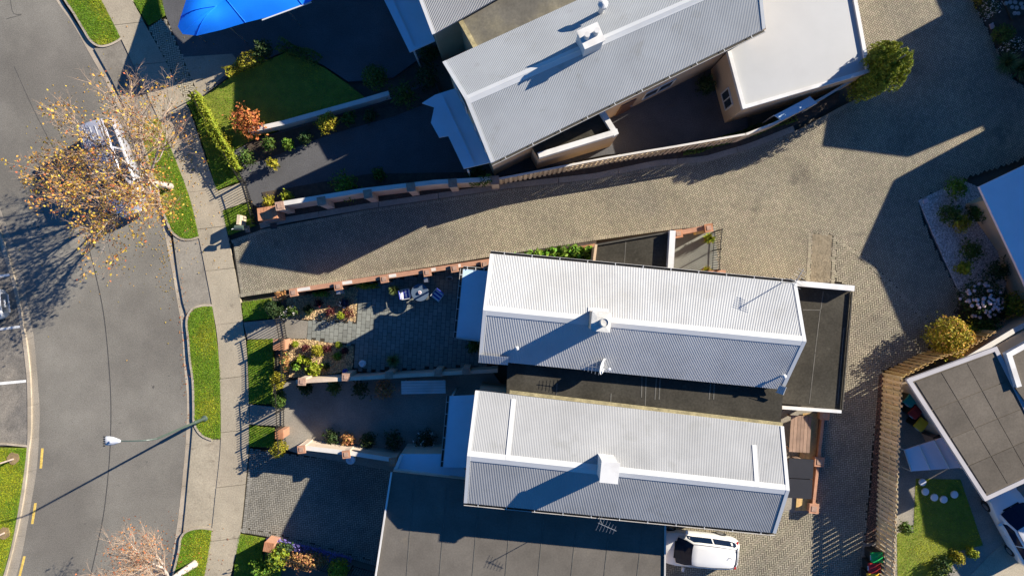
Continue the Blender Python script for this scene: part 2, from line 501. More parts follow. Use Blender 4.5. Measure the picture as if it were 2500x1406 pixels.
ROAD_R = smooth_path([(90, -80), (134, 0), (174, 57), (214, 127), (254, 197), (284, 254), (322, 340), (358, 440), (391, 537), (408, 614), (421, 681), (431, 741), (441, 801), (448, 908), (454, 972), (451, 1080), (444, 1159), (435, 1245), (424, 1324), (410, 1406), (392, 1490)], 90)
CHAN_R = smooth_path([(104, -80), (147, 0), (190, 66), (231, 117), (268, 187), (300, 252), (343, 350), (376, 437), (404, 534), (421, 612), (435, 676), (446, 738), (457, 800), (463, 908), (468, 972), (467, 1080), (460, 1159), (452, 1245), (438, 1324), (424, 1406), (406, 1490)], 90)
ROAD_L = smooth_path([(-30, 430), (0, 520), (20, 574), (37, 627), (55, 690), (69, 774), (80, 834), (90, 959), (93, 1008), (90, 1094), (85, 1152), (72, 1231), (54, 1332), (38, 1400), (10, 1490)], 60)
KERB_LM = smooth_path([(-46, 440), (-14, 527), (8, 587), (24, 640), (36, 686), (46, 731), (55, 786), (65, 840), (74, 930), (76, 1044), (70, 1101), (61, 1188), (47, 1270), (22, 1375), (-12, 1490)], 60)
KERB_LL = smooth_path([(-56, 444), (-24, 531), (-2, 592), (14, 640), (25, 674), (34, 713), (43, 754), (49, 795), (55, 834), (61, 885), (66, 940), (67, 1040), (66, 1087), (59, 1152), (47, 1231), (32, 1314), (12, 1392), (-22, 1490)], 60)

road = slab('road', [tuple(p) for p in ROAD_L] + [(360, 1500)] + [tuple(p) for p in ROAD_R[::-1]] + [(40, -120), (-400, -120), (-400, 430)], -.12, M['asphalt'])
slab('car_park', [tuple(p) for p in KERB_LL[:36]] + [(67, 1088), (-420, 1088), (-420, 400)], -.02, M['old_asphalt'])

def pieces(parent_name, A, B, z, thick, n, gap, m, piece):
    """strip between two pixel paths cut into n cast pieces"""
    A = resample(A, 400); B = resample(B, 400)
    root = bpy.data.objects.new(parent_name, None); col.objects.link(root)
    root.location = P(*A[200], 0); root['kind'] = 'structure'
    per = 400 // n
    for i in range(n):
        a, b = i * per, min(399, (i + 1) * per)
        ii = list(range(a, b + 1, max(1, (b - a) // 6)))
        if ii[-1] != b: ii.append(b)
        pa = [P(*A[k]) for k in ii]; pb = [P(*B[k]) for k in ii]
        pa[0] = pa[0].lerp(pa[1], gap); pb[0] = pb[0].lerp(pb[1], gap)
        q = MB().prism([p.xy for p in pa] + [p.xy for p in pb[::-1]], z - thick, z + random.uniform(-.003, .003))
        q.build(piece, m, root)
    return root

pieces('kerb_channel', ROAD_R, CHAN_R, -.112, .2, 16, .03, M['kerb'], 'channel_block')
pieces('kerb_channel', KERB_LM, ROAD_L, -.114, .2, 13, .03, M['channel'], 'channel_block')
pieces('kerb', KERB_LL, KERB_LM, .005, .25, 13, .02, M['kerb'], 'kerb_block')

# seams and paint on the road
def ribbon(name, px, w, z, m, parent=None, n=40):
    p = np.array([P2(*q) for q in smooth_path(px, n)])
    a, b = offset_path(p, w / 2), offset_path(p, -w / 2)
    q = MB()
    vs = [(x, y, z) for x, y in a] + [(x, y, z) for x, y in b]
    k = len(a)
    q.add(vs, [(i, i + k, i + k + 1, i + 1) for i in range(k - 1)])
    o = q.build(name, m, parent)
    return o
ribbon('tar_seam', [(197, 540), (231, 674), (251, 774), (264, 908), (268, 1008), (264, 1123), (252, 1242), (237, 1321), (215, 1420)], .045, -.116, M['tar'], road)
ribbon('tar_seam', [(20, -20), (28, 30), (52, 33), (12, 45)], .025, -.116, M['tar'], road, 14)
ribbon('tar_seam', [(30, 160), (80, 270), (140, 390), (197, 540)], .02, -.116, M['tar'], road)
def quad_mark(name, px, z, m, lab, cat, group):
    o = MB().prism(px_poly(px), z - .003, z).build(name, m)
    return tag(o, lab, cat, group, 'structure')
for (y0, y1, xr), w_ in zip([(678, 671, 23), (808, 797, 50), (936, 930, 63)], ('beside the white car and nearest the tree shadow', 'between the white car and the empty bay', 'above the grass verge')):
    slab('parking_line', [(-120, y0 + 8), (xr, y1 - 3), (xr, y1 + 3), (-120, y0 + 15)] , -.014, M['white_paint'], .004)
for pts in ([(97, 1095), (103, 1095), (99, 1144), (93, 1144)], [(80, 1229), (86, 1229), (78, 1280), (72, 1280)], [(53, 1359), (59, 1359), (46, 1412), (40, 1412)]):
    slab('yellow_dash', pts, -.1155, M['yellow_paint'], .004)

# berms: raised grass islands with a kerb round them
def grass_on(poly_px, z, density, yellow=.15, parent=None, name='grass', hmin=.03, hmax=.075):
    poly = px_poly(poly_px)
    n = int(abs(area2(poly)) * density)
    pts = sample_poly(poly, n)
    n = len(pts)
    pts = pts + rng.normal(0, .03, (n, 2))
    w = rng.uniform(.006, .012, n); hgt = rng.uniform(hmin, hmax, n)
    a = rng.uniform(0, 2 * np.pi, n); lean = rng.normal(0, .035, (n, 2))
    dx, dy = np.cos(a) * w, np.sin(a) * w
    V = np.zeros((n, 3, 3))
    V[:, 0] = np.stack([pts[:, 0] - dx, pts[:, 1] - dy, np.full(n, z)], 1)
    V[:, 1] = np.stack([pts[:, 0] + dx, pts[:, 1] + dy, np.full(n, z)], 1)
    V[:, 2] = np.stack([pts[:, 0] + lean[:, 0], pts[:, 1] + lean[:, 1], z + hgt], 1)
    sel = (np.sin(pts[:, 0] * 2.3 + 1) + np.sin(pts[:, 1] * 1.7) + rng.normal(0, .6, n)) > (1.9 - 4 * yellow)
    for msk, mm in ((~sel, M['grass']), (sel, M['grass_yellow'])):
        k = msk.sum()
        if k:
            o = np_mesh(name, V[msk], np.arange(k * 3).reshape(-1, 3), mm)
            o['kind'] = 'stuff'; o['label'] = 'short green grass on the verge'; 

def kerb_line(name, path_px, w, z0, z1, m=None, n=40, side=1):
    p = np.array([P2(*q) for q in smooth_path(path_px, n)])
    q = offset_path(p, side * w)
    o = MB().prism([tuple(a) for a in p] + [tuple(a) for a in q[::-1]], z0, z1).build(name, m or M['kerb'])
    o['kind'] = 'structure'
    return o

B1 = [(128, -60), (161, 0), (180, 28), (205, 70), (222, 97), (241, 110), (262, 109), (283, 100), (294, 92), (247, 0), (215, -60)]
B2 = [(349, 305), (345, 325), (355, 360), (375, 430), (388, 478), (398, 510), (410, 540), (421, 564), (441, 580), (461, 583), (485, 577), (468, 500), (448, 440), (420, 370), (398, 307), (386, 290), (365, 292)]
B3 = [(518, 748), (495, 748), (475, 754), (463, 766), (458, 788), (462, 830), (466, 880), (473, 930), (475, 1000), (475, 1026), (482, 1046), (496, 1062), (518, 1071), (538, 1069), (538, 900), (535, 880)]
B4 = [(517, 1294), (493, 1291), (468, 1294), (452, 1302), (443, 1316), (440, 1340), (433, 1370), (424, 1406), (405, 1480), (478, 1480), (500, 1400), (514, 1332)]
for poly, path in ((B1, B1[:9]), (B2, B2[:11]), (B3, B3[:13]), (B4, B4[:9])):
    slab('verge', poly, .0, M['grass_base'])
    kerb_line('kerb', path, .11, -.3, .012, side=-1)
for poly, yl in ((B1, .42), (B2, .38), (B3, .2), (B4, .36)):
    grass_on(poly, 0, 1500, yl)
LV = [(-200, 1092), (66, 1093), (60, 1152), (47, 1231), (31, 1314), (10, 1392), (-25, 1490), (-200, 1490)]
slab('verge', LV, .0, M['grass_base'])
grass_on([(-20, 1094), (65, 1095), (58, 1152), (46, 1231), (29, 1314), (8, 1392), (-15, 1430), (-20, 1420)], 0, 1600, .55)
kerb_line('kerb', [(-60, 1082), (0, 1085), (66, 1091)], .10, -.3, .012, n=6)

# driveway crossings and footpath
slab('driveway_crossing', [(229, 118), (262, 114), (294, 95), (386, 290), (352, 296), (345, 312), (300, 252), (268, 187)], -.035, M['apron'])
slab('driveway_crossing', [(421, 572), (441, 586), (486, 580), (518, 746), (490, 746), (468, 756), (456, 772), (446, 738), (435, 676)], -.03, M['apron'])
slab('driveway_crossing', [(470, 1040), (485, 1062), (500, 1072), (538, 1073), (536, 1120), (527, 1200), (517, 1291), (490, 1288), (462, 1292), (446, 1302), (452, 1245), (460, 1159), (467, 1080)], -.03, M['concrete'])
FP_L = [(212, -60), (247, 0), (294, 92), (340, 190), (386, 289), (410, 345), (448, 440), (468, 500), (485, 577), (502, 662), (518, 747), (530, 820), (536, 908), (539, 1000), (539, 1069), (536, 1120), (527, 1200), (517, 1294), (502, 1390), (482, 1490)]
FP_R = [(285, -60), (321, 0), (362, 74), (401, 144), (445, 234), (464, 272), (501, 385), (524, 450), (536, 480), (552, 557), (567, 630), (585, 724), (593, 791), (603, 870), (607, 979), (607, 1087), (601, 1163), (587, 1299), (569, 1378), (540, 1490)]
FPL, FPR = smooth_path(FP_L, 3000), smooth_path(FP_R, 3000)
fp = bpy.data.objects.new('footpath', None); col.objects.link(fp); fp.location = P(545, 800); fp['kind'] = 'structure'
cuts = [-60, 62, 160, 305, 470, 560, 662, 793, 925, 1056, 1190, 1321, 1440, 1495]
for a, b in zip(cuts[:-1], cuts[1:]):
    ia = np.where((FPL[:, 1] >= a + .2) & (FPL[:, 1] <= b - .2))[0]
    ib = np.where((FPR[:, 1] >= a + .2 - 8) & (FPR[:, 1] <= b - .2 - 8))[0]
    if len(ia) < 2 or len(ib) < 2: continue
    A = resample(FPL[ia], 7); Bp = resample(FPR[ib], 7)
    MB().prism([P2(*q) for q in A] + [P2(*q) for q in Bp[::-1]], -.25, .002 + random.uniform(-.004, .004)).build('concrete_slab', M['concrete'], fp)
sub = slab('footpath_bed', [tuple(q) for q in FPL[::60]] + [tuple(q) for q in FPR[::-60]], -.018, M['joint'], .2)

# front strips
def lawn(px, dens=1400, yl=.1, z=-.005):
    slab('lawn', px, z, M['grass_base'])
    grass_on(px, z, dens, yl)
lawn([(324, 0), (395, -10), (404, 38), (362, 62)])
lawn([(453, 244), (486, 240), (540, 345), (592, 438), (527, 464), (506, 385), (472, 280)], 1200)
slab('garden_path', [(527, 468), (594, 444), (606, 492), (541, 514)], .004, M['concrete'])
lawn([(543, 516), (606, 495), (622, 550), (557, 574)])
lawn([(590, 738), (658, 728), (664, 775), (596, 784)])
slab('garden_path', [(594, 787), (700, 776), (752, 784), (748, 826), (604, 828)], .004, M['apron'])
lawn([(604, 831), (666, 826), (666, 920), (660, 986), (609, 984)])
slab('garden_path', [(609, 987), (700, 997), (700, 1040), (609, 1036)], .004, M['apron'])
lawn([(609, 1039), (668, 1045), (668, 1092), (608, 1089)])
lawn([(585, 1303), (646, 1314), (640, 1345), (628, 1420), (569, 1420), (573, 1378)])
lawn([(648, 1345), (690, 1360), (680, 1420), (640, 1420)], 900)

# ------------------------------------------------------------------ brick paving
BRICK_H = .05
def herring(poly, rot, L=.2, gap=.025, holes=(), xc=0, yc=0):
    poly = np.array(poly)
    W = L / 2
    lo, hi = poly.min(0), poly.max(0)
    R = math.radians(rot)
    diag = np.linalg.norm(hi - lo) / 2 + 1
    n = int(diag / W) + 3
    cx, cy = np.meshgrid(np.arange(-n, n), np.arange(-n, n))
    t = (cx - cy) % 4
    out = []
    c0 = (lo + hi) / 2
    for tv, dx, dy, ang in ((0, 1.0, .5, 0.0), (3, .5, 1.0, math.pi / 2)):
        k = t == tv
        x = (cx[k] + dx) * W; y = (cy[k] + dy) * W
        X = c0[0] + x * math.cos(R) - y * math.sin(R)
        Y = c0[1] + x * math.sin(R) + y * math.cos(R)
        keep = inside(X, Y, poly)
        for h_ in holes:
            keep &= ~inside(X, Y, h_)
        out.append(np.stack([X[keep], Y[keep], np.full(keep.sum(), R + ang)], 1))
    return np.concatenate(out)

def soldier(path_px, off, L=.2, gap=.025):
    p = np.array([P2(*q) for q in path_px])
    seg = np.linalg.norm(np.diff(p, axis=0), axis=1).sum()
    n = max(2, int(seg / (L / 2)))
    q = resample(p, n)
    t = np.gradient(q, axis=0); t /= np.linalg.norm(t, axis=1)[:, None]
    nrm = np.stack([-t[:, 1], t[:, 0]], 1)
    c = q + nrm * off
    return np.stack([c[:, 0], c[:, 1], np.arctan2(t[:, 1], t[:, 0]) + np.pi / 2], 1)

def brick_geo(arr, L, W, z, hgt, jit=.004, gap=.025):
    n = len(arr)
    l, w = (L - gap) / 2, (W - gap) / 2
    c, s = np.cos(arr[:, 2]), np.sin(arr[:, 2])
    zt = z + rng.uniform(-jit, jit, n)
    tilt = rng.normal(0, .0016, (n, 4))
    V = np.zeros((n, 8, 3))
    cor = [(-l, -w), (l, -w), (l, w), (-l, w)]
    for i, (a, b) in enumerate(cor):
        X = arr[:, 0] + a * c - b * s; Y = arr[:, 1] + a * s + b * c
        V[:, i] = np.stack([X, Y, np.full(n, z - hgt)], 1)
        V[:, i + 4] = np.stack([X, Y, zt + tilt[:, i]], 1)
    base = np.array([[4, 5, 6, 7], [0, 1, 5, 4], [1, 2, 6, 5], [2, 3, 7, 6], [3, 0, 4, 7]])
    F = (base[None] + np.arange(n)[:, None, None] * 8).reshape(-1, 4)
    return V.reshape(-1, 3), F

def brick_field(parent, arr, m, L=.2, W=.1, z=.0, hgt=.05, name='brick', n_single=300, stuff='brick_paving', gap=.025):
    d = arr[:, 0] ** 2 + arr[:, 1] ** 2
    arr = arr[np.argsort(d)]
    if n_single:
        one = MB(); l, w = (L - gap) / 2, (W - gap) / 2
        one.box((0, 0, -hgt / 2), (2 * l, 2 * w, hgt))
        proto = one.build(name, m, parent, local=True)
        pl = world_loc(parent)
        for i, (x, y, a) in enumerate(arr[:n_single]):
            o = proto if i == 0 else proto.copy()
            if i: col.objects.link(o); o.parent = parent
            o.location = (x - pl.x, y - pl.y, z - pl.z + random.uniform(-.003, .003)); o.rotation_euler = (0, 0, a)
    rest = arr[n_single:]
    if len(rest):
        V, F = brick_geo(rest, L, W, z, hgt, gap=gap)
        o = np_mesh(stuff, V, F, m, parent); o['kind'] = 'stuff'

def empty_struct(name, loc):
    o = bpy.data.objects.new(name, None); o.location = loc; col.objects.link(o); o['kind'] = 'structure'
    return o

# the long shared driveway
D_TOP = [(566, 586), (640, 560), (900, 511), (1240, 462), (1450, 438), (1600, 405), (1700, 395), (1830, 362), (1960, 312), (2050, 262), (2100, 238)]
D_BOT = [(585, 726), (660, 715), (800, 692), (1000, 660), (1200, 627), (1450, 588), (1650, 560), (1738, 552)]
D1 = D_TOP + [(2100, 130), (2060, -30), (2366, -30), (2382, 20), (2420, 90), (2450, 160), (2480, 200), (2560, 250), (2600, 330), (2480, 395), (2350, 438), (2238, 490), (2262, 560), (2300, 640), (2345, 720), (2345, 760), (2282, 852), (2156, 905),
      (2146, 960), (2130, 1100), (2112, 1320), (2100, 1420), (1560, 1420), (1560, 1200), (1990, 1250), (2000, 1010), (2045, 1002), (2072, 720), (2060, 690), (1765, 672), (1750, 665), (1745, 560)] + D_BOT[::-1]
drive = empty_struct('driveway', P(1400, 560))
MB().prism(px_poly(D1), -.3, -.014).build('joint_sand', M['joint'], drive)
SPLIT = [(2040, 580), (2100, 625), (2180, 700), (2240, 760), (2300, 830)]
zoneB = px_poly(SPLIT + [(2150, 920), (2100, 1430), (1500, 1430), (1500, 1000), (2040, 1005), (2040, 700)])
full = px_poly(D1)
GP = px_poly([(1980, 568), (2022, 572), (2012, 695), (1974, 690)])
wA = herring(full, 58, holes=[zoneB])
wB0 = herring(zoneB, -4)
wB = wB0[inside(wB0[:, 0], wB0[:, 1], full)]
edge = [soldier(D_TOP, -.09), soldier(D_BOT, .10), soldier([(568, 590), (587, 724)], .12)]
def drop_near(arr, path_px, d):
    p = resample(np.array([P2(*q) for q in path_px]), 400)
    D = np.min(np.hypot(arr[:, 0][:, None] - p[None, :, 0], arr[:, 1][:, None] - p[None, :, 1]), axis=1)
    return arr[D > d]
for pth in (D_TOP, D_BOT, [(568, 590), (587, 724)]):
    wA = drop_near(wA, pth, .10)
ALONG = [(2033, 692), (2037, 582), (2100, 625), (2180, 700), (2240, 760), (2282, 815)]
wA = drop_near(wA, ALONG, .06); wB = drop_near(wB, ALONG, .06)
GPX = [(1984, 571), (2032, 574), (2028, 690), (1978, 690)]
wA = wA[~inside(wA[:, 0], wA[:, 1], px_poly(GPX))]; wB = wB[~inside(wB[:, 0], wB[:, 1], px_poly(GPX))]
brick_field(drive, np.concatenate([wA, wB]), M['beige_brick'])
border = np.concatenate(edge + [soldier(ALONG, 0.0), soldier([(1978, 572), (1972, 690)], 0.0)])
V_, F_ = brick_geo(border, .2, .1, .012, .06, gap=.025)
np_mesh('brick_edging', V_, F_, M['beige_brick'], drive)['kind'] = 'stuff'
# grey driveway, lower left
D3 = [(608, 1094), (660, 1102), (735, 1112), (850, 1125), (955, 1148), (950, 1400), (928, 1386), (760, 1338), (648, 1310), (588, 1300), (602, 1163)]
d3 = empty_struct('driveway', P(760, 1220))
MB().prism(px_poly(D3), -.3, -.014).build('joint_sand', M['joint'], d3)
w3 = drop_near(drop_near(herring(px_poly(D3), -5), [(588, 1300), (648, 1310), (760, 1338), (928, 1386)], .24), [(608, 1094), (602, 1163), (588, 1300)], .12)
brick_field(d3, np.concatenate([w3, soldier([(588, 1298), (648, 1308), (760, 1336), (928, 1384)], .09), soldier([(609, 1096), (604, 1163), (590, 1298)], .11)]), M['grey_brick'], n_single=300)
# top left paved crossing
D0 = [(360, 66), (404, 44), (446, 140), (486, 238), (450, 252), (447, 236), (401, 144)]
d0 = empty_struct('driveway', P(420, 140))
MB().prism(px_poly(D0), -.3, -.014).build('joint_sand', M['joint'], d0)
brick_field(d0, herring(px_poly(D0), -8), M['pale_brick'], n_single=0)
slab('concrete_drive', [(446, 140), (567, 132), (582, 152), (488, 240)], .004, M['concrete'], .1)  # sunlit corner of the neighbour's drive, put in as a paler slab
slab('neighbour_driveway', [(404, 36), (385, -40), (1020, -40), (1066, 112), (960, 190), (850, 200), (790, 160), (700, 122), (640, 150), (560, 186), (488, 240), (446, 140)], .0, M['shade_toned_paving'])  # rest of that drive, its shade put into the dark colour
NL = [(490, 242), (565, 188), (640, 154), (700, 128), (790, 165), (848, 205), (905, 250), (640, 330), (560, 372)]
slab('lawn', NL, .0, M['lawn_base'])
grass_on(NL, 0, 500, .35)
slab('courtyard', [(592, 440), (560, 374), (640, 334), (930, 250), (1060, 190), (1140, 410), (1210, 440), (900, 478), (640, 515), (620, 500), (608, 490)], .0, M['shade_toned_paving'])
slab('bark_bed', [(600, 350), (640, 338), (930, 254), (1060, 200), (1075, 240), (960, 285), (800, 330), (660, 385), (610, 400)], .03, M['soil'], .1)
slab('bark_bed', [(650, 500), (640, 470), (900, 425), (1180, 420), (1200, 436), (900, 474), (690, 503)], .03, M['soil'], .1)
slab('courtyard', [(1200, 404), (1400, 130), (1800, 60), (1830, 345), (1480, 378), (1215, 432)], .0, M['shade_toned_paving'])
# kerb along the north wall of the shared driveway
kb = empty_struct('kerb', P(1200, 465))
KT = [(632, 545), (700, 530), (900, 496), (1240, 447), (1450, 424), (1600, 392), (1720, 382), (1830, 350), (1960, 298), (2045, 252)]
p = resample(np.array([P2(*q) for q in KT]), 60)
for i in range(0, 60 - 6, 6):
    a = p[i:i + 7].copy(); a[0] = a[0] + (a[1] - a[0]) * .05
    q = offset_path(a, -.30)
    MB().prism([tuple(v) for v in a] + [tuple(v) for v in q[::-1]], -.25, .03).build('kerb_block', M['channel'], kb)
slab('soil_strip', [(640, 532), (700, 514), (900, 480), (1240, 438), (1450, 408), (1600, 372), (1720, 350), (1830, 326), (1960, 270), (2050, 225), (2045, 252), (1960, 298), (1830, 350), (1720, 382), (1600, 392), (1450, 424), (1240, 447), (900, 496), (700, 530)], .01, M['soil'], .2)

# ------------------------------------------------------------------ front garden of the main house
def stones(name, poly_px, density, size, m, z, lab, parent=None, flat=.55):
    poly = px_poly(poly_px)
    pts = sample_poly(poly, int(abs(area2(poly)) * density))
    n = len(pts)
    base = np.array([(1, 0, 0), (.3, .9, 0), (-.8, .6, 0), (-.8, -.6, 0), (.3, -.95, 0), (.1, .1, 1)], float)
    F0 = np.array([(0, 1, 5), (1, 2, 5), (2, 3, 5), (3, 4, 5), (4, 0, 5)])
    s = size * rng.uniform(.55, 1.3, n)
    a = rng.uniform(0, 2 * np.pi, n)
    sc = np.stack([s, s * rng.uniform(.6, 1, n), s * flat * rng.uniform(.7, 1.3, n)], 1)
    B = base[None] * (1 + rng.normal(0, .12, (n, 6, 3))) * sc[:, None, :]
    B[:, 5, :2] += rng.normal(0, .25, (n, 2)) * s[:, None]
    X = B[:, :, 0] * np.cos(a)[:, None] - B[:, :, 1] * np.sin(a)[:, None] + pts[:, 0][:, None]
    Y = B[:, :, 0] * np.sin(a)[:, None] + B[:, :, 1] * np.cos(a)[:, None] + pts[:, 1][:, None]
    V = np.stack([X, Y, B[:, :, 2] + z], 2).reshape(-1, 3)
    F = (F0[None] + np.arange(n)[:, None, None] * 6).reshape(-1, 3)
    o = np_mesh(name, V, F, m, parent)
    o['kind'] = 'stuff'; o['label'] = lab
    return o

slab('gravel_strip', GPX, -.012, M['gravel_dull'], .1)
stones('gravel', GPX, 900, .022, M['gravel_dull'], -.012, 'strip of worn gravel between the brick paving and the garage', flat=.6)
BEDN = [(700, 728), (868, 698), (874, 700), (868, 785), (752, 780), (700, 776)]
BEDS = [(700, 828), (748, 828), (864, 846), (862, 880), (858, 906), (720, 922), (704, 920)]
slab('gravel_bed', BEDN, .0, M['gravel_bed'], .2)
slab('gravel_bed', BEDS, .0, M['gravel_bed'], .2)
stones('gravel', BEDN, 420, .038, M['gravel_gold'], .0, 'golden gravel in the upper garden bed')
stones('gravel', BEDS, 420, .038, M['gravel_gold'], .0, 'golden gravel in the lower garden bed')
patio = empty_struct('patio', P(1000, 800))
PAT = [(870, 698), (1200, 640), (1200, 896), (864, 906), (864, 846), (750, 828), (754, 782), (868, 785)]
MB().prism(px_poly(PAT), -.3, -.012).build('joint_sand', M['joint'], patio)
def running_bond(poly, L, W, rot):
    poly = np.array(poly); R = math.radians(rot)
    lo, hi = poly.min(0), poly.max(0); c0 = (lo + hi) / 2
    n = int(np.linalg.norm(hi - lo) / W / 2) + 2
    out = []
    for i in range(-n, n):
        for j in range(-n, n):
            x = (j + (.5 if i % 2 else 0)) * L; y = i * W
            out.append((c0[0] + x * math.cos(R) - y * math.sin(R), c0[1] + x * math.sin(R) + y * math.cos(R), R))
    a = np.array(out)
    return a[inside(a[:, 0], a[:, 1], poly)]
brick_field(patio, running_bond(px_poly(PAT), .36, .235, 86), M['patio_tile'], L=.36, W=.235, name='paving_tile', stuff='tile_paving', n_single=300, gap=.018)
# courtyard behind the iron fence and leafy bed
slab('courtyard', [(1648, 566), (1745, 552), (1755, 672), (1640, 664)], .0, M['patio_tile'])
slab('planting_bed', [(1225, 625), (1456, 588), (1452, 650), (1225, 660)], .02, M['soil'], .2)
# south neighbour's front yard
slab('courtyard', [(704, 930), (1200, 905), (1240, 960), (1100, 1150), (960, 1150), (740, 1110), (690, 1095), (690, 940)], .0, M['apron'])
# right hand side
slab('bark_bed', [(2146, 915), (2158, 912), (2154, 1024), (2146, 1186), (2140, 1322), (2112, 1322), (2128, 1180), (2138, 1020)], .015, M['soil'], .2)
stones('bark', [(2146, 915), (2158, 912), (2154, 1024), (2146, 1186), (2140, 1322), (2112, 1322), (2128, 1180), (2138, 1020)], 700, .03, M['bark'], .01, 'dark red bark chips along the paling fence', flat=.4)
slab('bin_pad', [(2108, 1325), (2142, 1325), (2136, 1430), (2098, 1430)], .02, M['apron'], .2)
PEB = [(2242, 490), (2300, 462), (2348, 440), (2420, 470), (2470, 640), (2440, 760), (2360, 745), (2330, 690), (2290, 600)]
slab('pebble_bed', PEB, .0, M['pebble_bed'], .2)
stones('pebbles', PEB, 420, .036, M['pebble_white'], .0, 'pale pebbles in the bed beside the driveway')
slab('planting_bed', [(2345, 725), (2445, 765), (2480, 800), (2300, 862), (2288, 850)], .0, M['soil'], .2)
slab('planting_bed', [(2372, -30), (2385, 15), (2420, 88), (2452, 158), (2490, 196), (2600, 240), (2600, -30)], .0, M['soil'], .2)
slab('back_yard', [(2162, 912), (2290, 866), (2500, 770), (2640, 700), (2640, 1430), (2140, 1430)], -.01, M['apron'], .2)
slab('lawn', [(2236, 1168), (2345, 1170), (2400, 1330), (2340, 1345), (2300, 1430), (2192, 1430), (2190, 1300), (2230, 1300)], .0, M['lawn_base'], .2)
grass_on([(2236, 1168), (2345, 1170), (2400, 1330), (2340, 1345), (2300, 1430), (2192, 1430), (2190, 1300), (2230, 1300)], 0, 700, .3)
slab('concrete_drive', [(2345, 1430), (2420, 1350), (2520, 1270), (2640, 1230), (2640, 1430)], .004, M['concrete'], .2)
# paved yard at the back of the south neighbour
slab('courtyard', [(1895, 1000), (1996, 1004), (1978, 1250), (1880, 1250)], .0, M['apron'], .2)
deck = empty_struct('deck', P(1975, 1120, 0))
for i in range(12):
    t = i / 11
    a_, b_ = P(1962 + 36 * t, 1008, .10), P(1944 + 34 * t, 1246, .10)
    MB().beam(a_, b_, .062, .03).build('deck_board', M['timber_gold'], deck)
# ------------------------------------------------------------------ buildings
UP = Vector((0, 0, 1))
def corr_plane(name, a0, a1, b0, b1, m, parent, pitch=.076, amp=.0085, lift=.03):
    """corrugated sheet: eave a0->a1, ridge b0->b1; the waves run along the eave"""
    a0, a1, b0, b1 = map(Vector, (a0, a1, b0, b1))
    L = ((a1 - a0).length + (b1 - b0).length) / 2
    n = int(L / pitch * 6)
    nrm = (a1 - a0).cross(b0 - a0).normalized()
    if nrm.z < 0: nrm = -nrm
    t = np.linspace(0, 1, n + 1)
    w = np.sin(t * L / pitch * 2 * np.pi) * amp
    rows = []
    A0, A1, B0, B1_ = (np.array(v) for v in (a0, a1, b0, b1))
    for k in (0, .5, 1):
        e0 = A0 + (B0 - A0) * k; e1 = A1 + (B1_ - A1) * k
        rows.append(e0[None] + (e1 - e0)[None] * t[:, None] + np.array(nrm)[None] * (w + lift)[:, None])
    V = np.concatenate(rows); k = n + 1
    i = np.arange(n)
    F = np.concatenate([np.stack([i + r * k, i + 1 + r * k, i + 1 + (r + 1) * k, i + (r + 1) * k], 1) for r in range(2)])
    if np.dot(np.cross(V[1] - V[0], V[k] - V[0]), np.array(nrm)) < 0:
        F = F[:, ::-1]
    return np_mesh(name, V, F, m, parent, smooth=True)

def window(parent, a, b, z0, z1, out, name='window'):
    """frame with a pane on the wall line a->b, facing out"""
    a, b, out = Vector((*a[:2], 0)), Vector((*b[:2], 0)), Vector((*out[:2], 0)).normalized()
    a = a + out * .02; b = b + out * .02
    f = MB()
    za, zb = Vector((0, 0, z0)), Vector((0, 0, z1))
    f.beam(a + za, b + za, .07, .07).beam(a + zb, b + zb, .07, .07)
    f.beam(a + za, a + zb, .065, .065).beam(b + za, b + zb, .065, .065)
    mid = (a + b) / 2
    f.beam(mid + za, mid + zb, .05, .05)
    fo = f.build(name, M['frame'], parent)
    q = MB()
    o2 = out * .005
    q.add([a + za + o2, b + za + o2, b + zb + o2, a + zb + o2, a + za - o2, b + za - o2, b + zb - o2, a + zb - o2], [(0, 1, 2, 3), (7, 6, 5, 4), (0, 4, 5, 1), (1, 5, 6, 2), (2, 6, 7, 3), (3, 7, 4, 0)])
    q.build('pane', M['glass'], fo)
    return fo

def door(parent, a, b, z1, out):
    a, b, out = Vector((*a[:2], 0)), Vector((*b[:2], 0)), Vector((*out[:2], 0)).normalized()
    mid = (a + b) / 2 + out * .03
    d = b - a
    o = MB().box((mid.x, mid.y, z1 / 2), (d.length, .06, z1), math.atan2(d.y, d.x)).build('door', M['door_wood'], parent)
    h_ = a.lerp(b, .85) + out * .09
    MB().box((h_.x, h_.y, 1.02), (.12, .05, .03), math.atan2(d.y, d.x)).build('handle', M['steel'], o)

